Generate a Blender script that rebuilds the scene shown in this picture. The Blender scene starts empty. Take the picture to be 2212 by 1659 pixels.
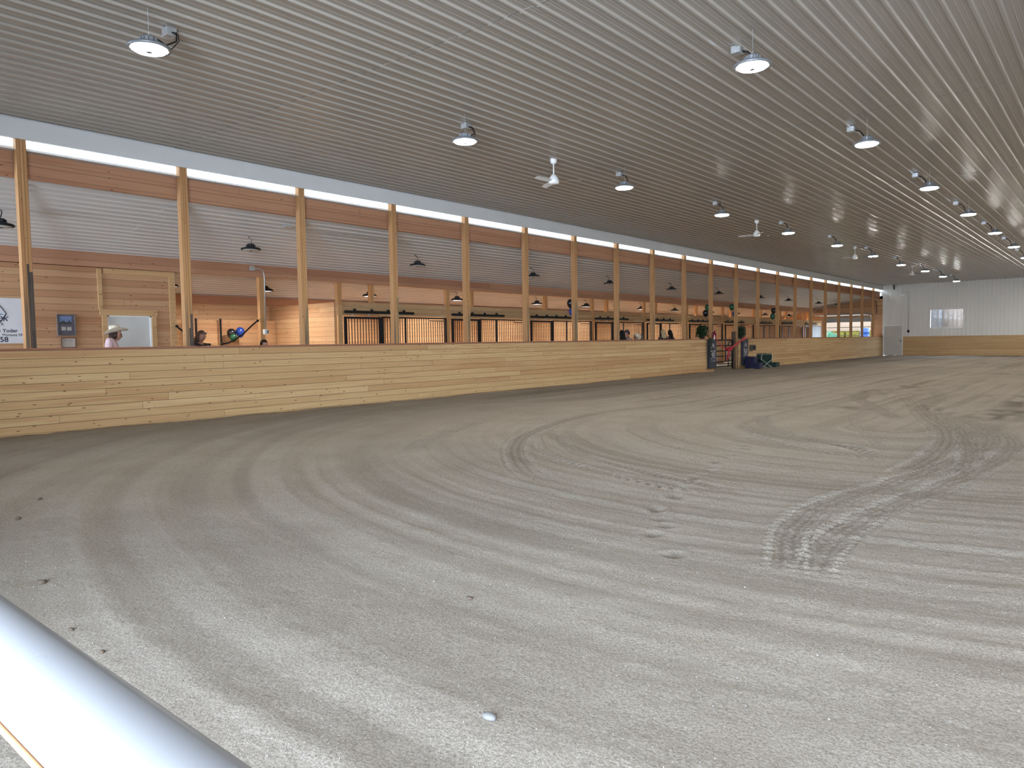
import bpy, bmesh, math, random
import numpy as np
from mathutils import Vector, Matrix, noise

random.seed(7)
RNG = np.random.default_rng(11)
PI = math.pi
S = bpy.context.scene
C = S.collection

# ------------------------------------------------------------------ camera, world, exposure
F_PX, W_PX = 1568.9, 2212
ROT = ((0.763719, 0.645379, -0.014797), (0.026009, -0.053665, -0.99822), (-0.645025, 0.761975, -0.057771))
CAM = (12.948, 0.0, 1.311)
cd = bpy.data.cameras.new('camera')
cd.sensor_fit = 'HORIZONTAL'
cd.sensor_width = 36.0
cd.lens = F_PX / W_PX * 36.0
cd.clip_start = 0.02
cd.clip_end = 400
cam = bpy.data.objects.new('camera', cd)
C.objects.link(cam)
r_, d_, f_ = (Vector(v) for v in ROT)
m4 = Matrix.Identity(4)
for i in range(3):
    m4[i][0] = r_[i]; m4[i][1] = -d_[i]; m4[i][2] = -f_[i]; m4[i][3] = CAM[i]
cam.matrix_world = m4
S.camera = cam

wd = bpy.data.worlds.new('sky')
S.world = wd
wd.use_nodes = True
wn = wd.node_tree.nodes
wn['Background'].inputs['Color'].default_value = (0.66, 0.80, 1.0, 1)
wn['Background'].inputs['Strength'].default_value = 21.0

S.view_settings.view_transform = 'Standard'
S.view_settings.look = 'None'
S.view_settings.gamma = 1.0
S.view_settings.use_curve_mapping = False
S.view_settings.exposure = 1.0
S.cycles.use_denoising = True
S.cycles.max_bounces = 7
S.cycles.diffuse_bounces = 5
S.cycles.glossy_bounces = 3
S.cycles.transparent_max_bounces = 12
S.cycles.sample_clamp_indirect = 6.0
S.cycles.caustics_reflective = False
S.cycles.caustics_refractive = False

LAMP_E = 140.0      # high bay LED disc
STALL_E = 820.0    # stall lamp disc

# daylight openings (portals only guide the sky light through the real openings)
def portal(name, loc, rot, sx, sy):
    l = bpy.data.lights.new(name, 'AREA')
    l.shape = 'RECTANGLE'; l.size = sx; l.size_y = sy
    l.cycles.is_portal = True
    o = bpy.data.objects.new(name, l); C.objects.link(o)
    o.location = loc; o.rotation_euler = rot
portal('daylight_portal_arena', (14.1, -4.1, 2.0), (PI/2, 0, 0), 8.6, 4.0)
portal('daylight_portal_aisle', (-1.75, -4.1, 1.45), (PI/2, 0, 0), 2.9, 2.9)
portal('daylight_portal_yard', (-2.2, 55.3, 1.2), (-PI/2, 0, 0), 3.0, 2.4)
portal('daylight_portal_clerestory', (-0.26, 25.5, 4.53), (0, -PI/2, 0), 0.3, 60)

# ------------------------------------------------------------------ mesh helpers
class MB:
    def __init__(s): s.v = []; s.f = []
    def quad(s, a, b, c, d):
        n = len(s.v); s.v += [a, b, c, d]; s.f.append((n, n+1, n+2, n+3)); return s
    def poly(s, pts):
        n = len(s.v); s.v += list(pts); s.f.append(tuple(range(n, n+len(pts)))); return s
    def box(s, x0, x1, y0, y1, z0, z1):
        n = len(s.v)
        s.v += [(x, y, z) for z in (z0, z1) for y in (y0, y1) for x in (x0, x1)]
        s.f += [tuple(n+i for i in q) for q in ((0,2,3,1),(4,5,7,6),(0,1,5,4),(2,6,7,3),(0,4,6,2),(1,3,7,5))]
        return s
    def bbox(s, x0, x1, y0, y1, z0, z1, b=0.006):
        """box with chamfered edges"""
        bm = bmesh.new(); bmesh.ops.create_cube(bm, size=1)
        for v in bm.verts: v.co = Vector(((x0+x1)/2+v.co.x*(x1-x0), (y0+y1)/2+v.co.y*(y1-y0), (z0+z1)/2+v.co.z*(z1-z0)))
        bmesh.ops.bevel(bm, geom=bm.edges[:], offset=b, segments=1, affect='EDGES')
        return s.add_bm(bm)
    def add_bm(s, bm, M=None):
        n = len(s.v)
        bm.verts.ensure_lookup_table()
        for i, v in enumerate(bm.verts): v.index = i
        s.v += [tuple((M @ v.co) if M else v.co) for v in bm.verts]
        s.f += [tuple(n+v.index for v in f.verts) for f in bm.faces]
        bm.free(); return s
    def prism(s, pts2, axis, a0, a1):
        """extrude a 2d outline along an axis: 'x' pts=(y,z), 'y' pts=(x,z), 'z' pts=(x,y)"""
        def P(p, a): return {'x': (a, p[0], p[1]), 'y': (p[0], a, p[1]), 'z': (p[0], p[1], a)}[axis]
        n = len(s.v); k = len(pts2)
        s.v += [P(p, a0) for p in pts2] + [P(p, a1) for p in pts2]
        s.f.append(tuple(range(n, n+k))[::-1]); s.f.append(tuple(range(n+k, n+2*k)))
        for i in range(k):
            j = (i+1) % k; s.f.append((n+i, n+j, n+k+j, n+k+i))
        return s
    def tube(s, pts, r, n=8, cap=True):
        pts = [Vector(p) for p in pts]
        rs = r if isinstance(r, (list, tuple)) else [r]*len(pts)
        base = len(s.v); up = None
        for i, p in enumerate(pts):
            t = (pts[min(i+1, len(pts)-1)] - pts[max(i-1, 0)])
            t = t.normalized() if t.length > 1e-9 else Vector((0, 0, 1))
            if up is None:
                up = Vector((0, 0, 1)) if abs(t.z) < 0.9 else Vector((1, 0, 0))
            a = (up - t*up.dot(t)).normalized(); b = t.cross(a); up = a
            for k in range(n):
                w = 2*PI*k/n
                s.v.append(tuple(p + a*math.cos(w)*rs[i] + b*math.sin(w)*rs[i]))
        for i in range(len(pts)-1):
            for k in range(n):
                k2 = (k+1) % n
                s.f.append((base+i*n+k, base+i*n+k2, base+(i+1)*n+k2, base+(i+1)*n+k))
        if cap:
            s.f.append(tuple(base+k for k in range(n))[::-1])
            s.f.append(tuple(base+(len(pts)-1)*n+k for k in range(n)))
        return s
    def lathe(s, prof, c=(0, 0, 0), n=24, sx=1, sy=1):
        """prof: (radius, z) list"""
        base = len(s.v); m = len(prof)
        for (r, z) in prof:
            for k in range(n):
                w = 2*PI*k/n
                s.v.append((c[0]+math.cos(w)*r*sx, c[1]+math.sin(w)*r*sy, c[2]+z))
        for i in range(m-1):
            for k in range(n):
                k2 = (k+1) % n
                s.f.append((base+i*n+k, base+i*n+k2, base+(i+1)*n+k2, base+(i+1)*n+k))
        s.f.append(tuple(base+k for k in range(n))[::-1])
        s.f.append(tuple(base+(m-1)*n+k for k in range(n)))
        return s
    def ball(s, c, rx, ry=None, rz=None, seg=16, rings=10):
        ry = ry or rx; rz = rz or rx
        prof = [(math.sin(PI*i/rings), -math.cos(PI*i/rings)*rz) for i in range(1, rings)]
        s.lathe([(max(a, 1e-3)*1.0, z) for a, z in prof], c, seg, rx, ry)
        return s
    def build(s, name, mat=None, parent=None, smooth=False, loc=None, rot=None):
        me = bpy.data.meshes.new(name)
        me.from_pydata([tuple(v) for v in s.v], [], s.f)
        me.update()
        bm = bmesh.new(); bm.from_mesh(me); bmesh.ops.recalc_face_normals(bm, faces=bm.faces); bm.to_mesh(me); bm.free()
        if smooth: me.polygons.foreach_set('use_smooth', [True]*len(me.polygons))
        if mat: me.materials.append(mat)
        o = bpy.data.objects.new(name, me); C.objects.link(o)
        if parent: o.parent = parent
        if loc: o.location = loc
        if rot: o.rotation_euler = rot
        return o

def tag(o, label=None, cat=None, group=None, kind=None):
    if label: o['label'] = label
    if cat: o['category'] = cat
    if group: o['group'] = group
    if kind: o['kind'] = kind
    return o
def thing(name, label, cat, loc=(0, 0, 0), rz=0, group=None):
    o = bpy.data.objects.new(name, None); C.objects.link(o)
    o.empty_display_size = 0.1
    o.location = loc; o.rotation_euler = (0, 0, rz)
    return tag(o, label, cat, group)
def struct(o, label=None, cat=None): return tag(o, label, cat, None, 'structure')
def dup(root, loc, rz=0, label=None, group=None):
    r = root.copy(); C.objects.link(r); r.location = loc; r.rotation_euler = (0, 0, rz)
    if label: r['label'] = label
    if group: r['group'] = group
    for ch in list(root.children):
        c = ch.copy(); C.objects.link(c); c.parent = r
        for g in list(ch.children):
            d = g.copy(); C.objects.link(d); d.parent = c
    return r
ORD = ['first','second','third','fourth','fifth','sixth','seventh','eighth','ninth','tenth','eleventh','twelfth','thirteenth','fourteenth',
       'fifteenth','sixteenth','seventeenth','eighteenth','nineteenth','twentieth','twenty-first']

# ------------------------------------------------------------------ materials
def newmat(name):
    m = bpy.data.materials.new(name); m.use_nodes = True
    nt = m.node_tree; b = nt.nodes['Principled BSDF']
    return m, nt, b
def plain(name, col, rough=0.6, metal=0.0, spec=0.5, var=0.08, vscale=6.0, bump=0.0, bscale=60.0):
    m, nt, b = newmat(name); N = nt.nodes.new; L = nt.links.new
    b.inputs['Roughness'].default_value = rough; b.inputs['Metallic'].default_value = metal
    b.inputs['Specular IOR Level'].default_value = spec
    g = N('ShaderNodeTexCoord'); t = N('ShaderNodeTexNoise'); t.inputs['Scale'].default_value = vscale; t.inputs['Detail'].default_value = 3
    L(g.outputs['Object'], t.inputs['Vector'])
    r = N('ShaderNodeValToRGB')
    r.color_ramp.elements[0].position = 0.3; r.color_ramp.elements[1].position = 0.7
    r.color_ramp.elements[0].color = tuple(c*(1-var) for c in col)+(1,)
    r.color_ramp.elements[1].color = tuple(min(1, c*(1+var)) for c in col)+(1,)
    L(t.outputs['Fac'], r.inputs['Fac']); L(r.outputs['Color'], b.inputs['Base Color'])
    if bump:
        t2 = N('ShaderNodeTexNoise'); t2.inputs['Scale'].default_value = bscale; t2.inputs['Detail'].default_value = 3
        L(g.outputs['Object'], t2.inputs['Vector'])
        bp = N('ShaderNodeBump'); bp.inputs['Strength'].default_value = bump; bp.inputs['Distance'].default_value = 0.01
        L(t2.outputs['Fac'], bp.inputs['Height']); L(bp.outputs['Normal'], b.inputs['Normal'])
    return m
def emit(name, col, e):
    m, nt, b = newmat(name)
    b.inputs['Base Color'].default_value = (0.8, 0.8, 0.8, 1)
    b.inputs['Emission Color'].default_value = col+(1,); b.inputs['Emission Strength'].default_value = e
    return m

def wood(name, pal, course=0.1286, length=4.88, vertical=False, rough=0.62, knots=1.0, groove=1.0, streak=0.5, obj=False, stain=False, along='xy', z0=0.0, spec=0.25):
    """boards: one colour per board, grain, knots, heartwood streaks, gaps between the boards"""
    m, nt, b = newmat(name); N = nt.nodes.new; L = nt.links.new
    b.inputs['Roughness'].default_value = rough; b.inputs['Specular IOR Level'].default_value = spec
    def M(op, a, c=None, clamp=False):
        n = N('ShaderNodeMath'); n.operation = op; n.use_clamp = clamp
        for i, q in enumerate((a, c)):
            if q is None: continue
            if isinstance(q, (int, float)): n.inputs[i].default_value = q
            else: L(q, n.inputs[i])
        return n.outputs[0]
    if obj:
        src = N('ShaderNodeTexCoord').outputs['Object']
    else:
        src = N('ShaderNodeNewGeometry').outputs['Position']
    sp = N('ShaderNodeSeparateXYZ'); L(src, sp.inputs[0])
    xy = M('ADD', sp.outputs[0], sp.outputs[1])
    z = M('SUBTRACT', sp.outputs[2], z0)
    A, X = (z, xy) if vertical else (xy, z)
    rnd = N('ShaderNodeObjectInfo').outputs['Random']
    row = M('FLOOR', M('DIVIDE', X, course))
    if obj: row = M('ADD', row, M('FLOOR', M('MULTIPLY', rnd, 97.0)))
    w1 = N('ShaderNodeTexWhiteNoise'); w1.noise_dimensions = '1D'; L(row, w1.inputs['W'])
    aa = M('ADD', A, M('MULTIPLY', w1.outputs['Value'], length))
    seg = M('FLOOR', M('DIVIDE', aa, length))
    cv = N('ShaderNodeCombineXYZ'); L(row, cv.inputs[0]); L(seg, cv.inputs[1])
    w2 = N('ShaderNodeTexWhiteNoise'); w2.noise_dimensions = '2D'; L(cv.outputs[0], w2.inputs['Vector'])
    bid = w2.outputs['Value']
    ramp = N('ShaderNodeValToRGB'); ramp.color_ramp.interpolation = 'LINEAR'
    e = ramp.color_ramp.elements
    e[0].position = 0; e[0].color = pal[0]+(1,)
    e[1].position = 1; e[1].color = pal[-1]+(1,)
    for i in range(1, len(pal)-1):
        q = e.new(i/(len(pal)-1)); q.color = pal[i]+(1,)
    L(bid, ramp.inputs['Fac'])
    def vec(a, c, w):
        n = N('ShaderNodeCombineXYZ')
        for i, q in enumerate((a, c, w)): L(q, n.inputs[i])
        return n.outputs[0]
    gr = N('ShaderNodeTexNoise'); gr.inputs['Scale'].default_value = 1; gr.inputs['Detail'].default_value = 4; gr.inputs['Roughness'].default_value = 0.6
    gr.inputs['Distortion'].default_value = 0.4
    L(vec(M('MULTIPLY', A, 1.1), M('MULTIPLY', X, 46.0), M('MULTIPLY', bid, 60.0)), gr.inputs['Vector'])
    def mix(fac, c1, c2, mode='MIX'):
        n = N('ShaderNodeMix'); n.data_type = 'RGBA'; n.blend_type = mode
        if isinstance(fac, (int, float)): n.inputs[0].default_value = fac
        else: L(fac, n.inputs[0])
        for i, q in ((6, c1), (7, c2)):
            if isinstance(q, tuple): n.inputs[i].default_value = q+(1,)
            else: L(q, n.inputs[i])
        return n.outputs[2]
    mr = N('ShaderNodeMapRange'); mr.inputs[1].default_value = 0.3; mr.inputs[2].default_value = 0.75; mr.inputs[3].default_value = 0.0; mr.inputs[4].default_value = 0.55
    L(gr.outputs['Fac'], mr.inputs[0])
    col = mix(mr.outputs[0], ramp.outputs['Color'], (pal[0][0]*0.78, pal[0][1]*0.62, pal[0][2]*0.5))
    if streak:
        s2 = N('ShaderNodeTexNoise'); s2.inputs['Scale'].default_value = 1; s2.inputs['Detail'].default_value = 2
        L(vec(M('MULTIPLY', A, 0.33), M('MULTIPLY', X, 6.0), M('MULTIPLY', bid, 91.0)), s2.inputs['Vector'])
        m2 = N('ShaderNodeMapRange'); m2.inputs[1].default_value = 0.6; m2.inputs[2].default_value = 0.68; m2.inputs[4].default_value = streak
        L(s2.outputs['Fac'], m2.inputs[0])
        col = mix(m2.outputs[0], col, (pal[0][0]*0.75, pal[0][1]*0.55, pal[0][2]*0.45))
    if knots:
        vo = N('ShaderNodeTexVoronoi'); vo.inputs['Scale'].default_value = 1
        L(vec(M('MULTIPLY', A, 4.6), M('MULTIPLY', X, 14.0), M('MULTIPLY', bid, 50.0)), vo.inputs['Vector'])
        k1 = N('ShaderNodeMapRange'); k1.inputs[1].default_value = 0.15; k1.inputs[2].default_value = 0.08; k1.inputs[3].default_value = 0; k1.inputs[4].default_value = 1.0
        L(vo.outputs['Distance'], k1.inputs[0])
        sc = N('ShaderNodeSeparateColor'); L(vo.outputs['Color'], sc.inputs[0])
        on = M('GREATER_THAN', sc.outputs[0], 1-0.66*knots)
        col = mix(M('MULTIPLY', M('MULTIPLY', k1.outputs[0], on), 0.85), col, (0.11, 0.045, 0.018))
    if groove:
        fx = M('FRACT', M('DIVIDE', X, course)); fa = M('FRACT', M('DIVIDE', aa, length))
        gx = M('LESS_THAN', M('MINIMUM', fx, M('SUBTRACT', 1.0, fx)), 0.0032/course)
        ga = M('LESS_THAN', fa, 0.006/length)
        gap = M('MAXIMUM', gx, ga)
        col = mix(M('MULTIPLY', gap, 0.72*groove), col, (0.10, 0.05, 0.025))
        bp = N('ShaderNodeBump'); bp.inputs['Strength'].default_value = 0.6; bp.inputs['Distance'].default_value = 0.008
        L(M('SUBTRACT', M('MULTIPLY', gr.outputs['Fac'], 0.12), gap), bp.inputs['Height'])
        L(bp.outputs['Normal'], b.inputs['Normal'])
    if stain:
        # dark treated / weathered plies low on the posts
        s3 = N('ShaderNodeTexNoise'); s3.inputs['Scale'].default_value = 1; s3.inputs['Detail'].default_value = 3
        L(vec(M('MULTIPLY', A, 1.3), M('MULTIPLY', X, 30.0), M('MULTIPLY', rnd, 77.0)), s3.inputs['Vector'])
        hi = M('ADD', M('MULTIPLY', rnd, 0.6), 1.55)
        up = N('ShaderNodeMapRange'); up.inputs[1].default_value = 0.25; up.inputs[2].default_value = -0.25
        L(M('SUBTRACT', M('ADD', A, M('MULTIPLY', s3.outputs['Fac'], 1.2)), M('ADD', hi, 0.9)), up.inputs[0])
        ply = M('GREATER_THAN', w1.outputs['Value'], 0.45)
        face = M('GREATER_THAN', sp.outputs[0], 0.055)
        bl = N('ShaderNodeMapRange'); bl.inputs[1].default_value = 0.35; bl.inputs[2].default_value = 0.6
        L(s3.outputs['Fac'], bl.inputs[0])
        fac = M('MULTIPLY', M('MULTIPLY', M('MULTIPLY', up.outputs[0], ply), face), M('ADD', M('MULTIPLY', bl.outputs[0], 0.5), 0.4))
        col = mix(fac, col, (0.10, 0.095, 0.075))
    L(col, b.inputs['Base Color'])
    return m

PINE = [(0.48, 0.31, 0.155), (0.56, 0.395, 0.205), (0.61, 0.45, 0.24), (0.50, 0.33, 0.165), (0.64, 0.475, 0.26)]
M_kick = wood('kick_boards', PINE, course=0.1286, z0=0.0, streak=0.4)
M_office = wood('office_boards', [(0.47, 0.275, 0.145), (0.55, 0.345, 0.19), (0.42, 0.225, 0.12), (0.58, 0.37, 0.21)], course=0.14, streak=0.5)
M_stall = wood('stall_boards', [(0.56, 0.36, 0.20), (0.62, 0.42, 0.24), (0.52, 0.32, 0.18)], course=0.14, streak=0.3)
M_header = wood('header_boards', [(0.46, 0.31, 0.165), (0.56, 0.40, 0.22), (0.41, 0.26, 0.14)], course=0.14, streak=0.4)
M_post = wood('laminated_post', [(0.46, 0.25, 0.11), (0.55, 0.325, 0.148), (0.50, 0.275, 0.122)], course=0.045, length=3.6, vertical=True, obj=True, stain=True, streak=0.2, knots=0.8, groove=0.7)
M_post2 = wood('plain_post', [(0.50, 0.27, 0.11), (0.58, 0.34, 0.15)], course=0.07, length=4.0, vertical=True, obj=True, streak=0.2, knots=0.7, groove=0.5)
M_beam = wood('red_fir_beam', [(0.42, 0.225, 0.135), (0.49, 0.275, 0.165), (0.38, 0.195, 0.12)], course=0.21, length=7.3, streak=0.4, knots=0.5, groove=0.8, z0=0.02)
M_cap = wood('redwood_cap', [(0.30, 0.14, 0.09), (0.36, 0.18, 0.115)], course=0.3, length=4.88, streak=0.4, knots=0.4, groove=0.6, z0=0.1)
M_trimwood = wood('pale_trim_wood', [(0.52, 0.33, 0.16), (0.60, 0.40, 0.20)], course=0.3, length=5, streak=0.2, knots=0.9, groove=0.0, obj=True)
M_treated = wood('treated_dark_wood', [(0.10, 0.07, 0.05), (0.14, 0.10, 0.07)], course=0.14, length=3, vertical=True, obj=True, streak=0.3, knots=0.4, groove=0.5)

def steel_sheet(name, col, rough, spec=0.6, var=0.03):
    return plain(name, col, rough, 0.0, spec, var, 0.6)
M_ceil = steel_sheet('beige_steel_ceiling', (0.325, 0.285, 0.238), 0.27, 0.8)
M_lean = steel_sheet('pale_steel_leanto_ceiling', (0.58, 0.545, 0.50), 0.26, 0.7)
M_farwall = steel_sheet('pale_grey_steel_wall', (0.72, 0.71, 0.67), 0.4, 0.5)
M_fascia = plain('white_painted_steel', (0.66, 0.66, 0.65), 0.5, 0, 0.4, 0.03, 2)
M_white = plain('white_paint', (0.78, 0.77, 0.74), 0.45, 0, 0.5, 0.03, 3)
M_black = plain('black_powder_coat', (0.007, 0.007, 0.008), 0.5, 0, 0.2, 0.2, 20)
M_lampblack = plain('dark_lamp_housing', (0.012, 0.012, 0.014), 0.5, 0, 0.25, 0.2, 20)
M_lampgrey = plain('grey_cast_aluminium', (0.20, 0.205, 0.21), 0.45, 0.4, 0.5, 0.1, 20)
M_galv = plain('galvanised_steel', (0.42, 0.42, 0.41), 0.4, 0.6, 0.5, 0.15, 30)
M_doorgrey = plain('grey_painted_door', (0.50, 0.48, 0.45), 0.5, 0, 0.4, 0.03, 3)
M_slidegrey = plain('mid_grey_steel_door', (0.12, 0.115, 0.105), 0.6, 0, 0.2, 0.05, 3)
M_doorwhite = plain('pale_grey_door', (0.58, 0.59, 0.57), 0.5, 0, 0.4, 0.03, 3)
M_led = emit('lit_led_lens', (1.0, 0.95, 0.87), LAMP_E)
M_warm = emit('lit_stall_lens', (1.0, 0.92, 0.82), STALL_E)
M_dimwarm = emit('dim_tack_lens', (1.0, 0.92, 0.82), 380.0)
M_lensoff = plain('unlit_lens', (0.45, 0.42, 0.38), 0.4, 0, 0.5, 0.05, 10)

# sand: dry grey-tan footing, damp where it was turned over, with far-end dimness painted in
def sand_mat():
    m, nt, b = newmat('arena_sand'); N = nt.nodes.new; L = nt.links.new
    b.inputs['Roughness'].default_value = 0.95; b.inputs['Specular IOR Level'].default_value = 0.15
    pos = N('ShaderNodeNewGeometry').outputs['Position']
    def nz(scale, det=4, rough=0.6):
        t = N('ShaderNodeTexNoise'); t.inputs['Scale'].default_value = scale; t.inputs['Detail'].default_value = det; t.inputs['Roughness'].default_value = rough
        L(pos, t.inputs['Vector']); return t.outputs['Fac']
    def ramp(f, a, c, p0=0.3, p1=0.7):
        r = N('ShaderNodeValToRGB'); r.color_ramp.elements[0].position = p0; r.color_ramp.elements[1].position = p1
        r.color_ramp.elements[0].color = a+(1,); r.color_ramp.elements[1].color = c+(1,); L(f, r.inputs['Fac']); return r.outputs['Color']
    def mix(f, a, c, mode='MIX'):
        n = N('ShaderNodeMix'); n.data_type = 'RGBA'; n.blend_type = mode
        if isinstance(f, float): n.inputs[0].default_value = f
        else: L(f, n.inputs[0])
        for i, q in ((6, a), (7, c)):
            if isinstance(q, tuple): n.inputs[i].default_value = q+(1,)
            else: L(q, n.inputs[i])
        return n.outputs[2]
    base = ramp(nz(1.1, 5), (0.288, 0.246, 0.196), (0.340, 0.298, 0.244))
    grain = ramp(nz(95, 4, 0.85), (0.45, 0.45, 0.45), (1.5, 1.5, 1.52), 0.36, 0.64)
    col = mix(0.75, base, grain, 'MULTIPLY')
    vo = N('ShaderNodeTexVoronoi'); vo.inputs['Scale'].default_value = 85; L(pos, vo.inputs['Vector'])
    sc = N('ShaderNodeSeparateColor'); L(vo.outputs['Color'], sc.inputs[0])
    g = N('ShaderNodeMath'); g.operation = 'GREATER_THAN'; g.inputs[1].default_value = 0.93; L(sc.outputs[0], g.inputs[0])
    near = N('ShaderNodeMath'); near.operation = 'LESS_THAN'; near.inputs[1].default_value = 0.33; L(vo.outputs['Distance'], near.inputs[0])
    gm = N('ShaderNodeMath'); gm.operation = 'MULTIPLY'; L(g.outputs[0], gm.inputs[0]); L(near.outputs[0], gm.inputs[1])
    gm2 = N('ShaderNodeMath'); gm2.operation = 'MULTIPLY'; L(gm.outputs[0], gm2.inputs[0]); gm2.inputs[1].default_value = 0.5
    col = mix(gm2.outputs[0], col, (0.42, 0.41, 0.39))
    at = N('ShaderNodeAttribute'); at.attribute_name = 'damp_and_shade'
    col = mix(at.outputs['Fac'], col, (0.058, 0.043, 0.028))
    L(col, b.inputs['Base Color'])
    h1 = nz(75, 5, 0.8); h2 = nz(22, 4, 0.65)
    ad = N('ShaderNodeMath'); ad.operation = 'ADD'; L(h1, ad.inputs[0])
    mu = N('ShaderNodeMath'); mu.operation = 'MULTIPLY'; mu.inputs[1].default_value = 1.6; L(h2, mu.inputs[0]); L(mu.outputs[0], ad.inputs[1])
    bp = N('ShaderNodeBump'); bp.inputs['Strength'].default_value = 1.0; bp.inputs['Distance'].default_value = 0.012
    L(ad.outputs[0], bp.inputs['Height']); L(bp.outputs['Normal'], b.inputs['Normal'])
    return m
M_sand = sand_mat()

# ------------------------------------------------------------------ setting: dimensions
ZC = 4.83          # arena ceiling
HW = 1.286         # kick wall height
YF = 55.06         # far wall
YN = -4.0          # near wall
XR = 19.0          # right wall
XS = -4.0          # stall front plane
XB = -7.4          # outer wall of the lean-to
def lean_z(x): return 4.02 + 0.17*(x+0.2)

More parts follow.
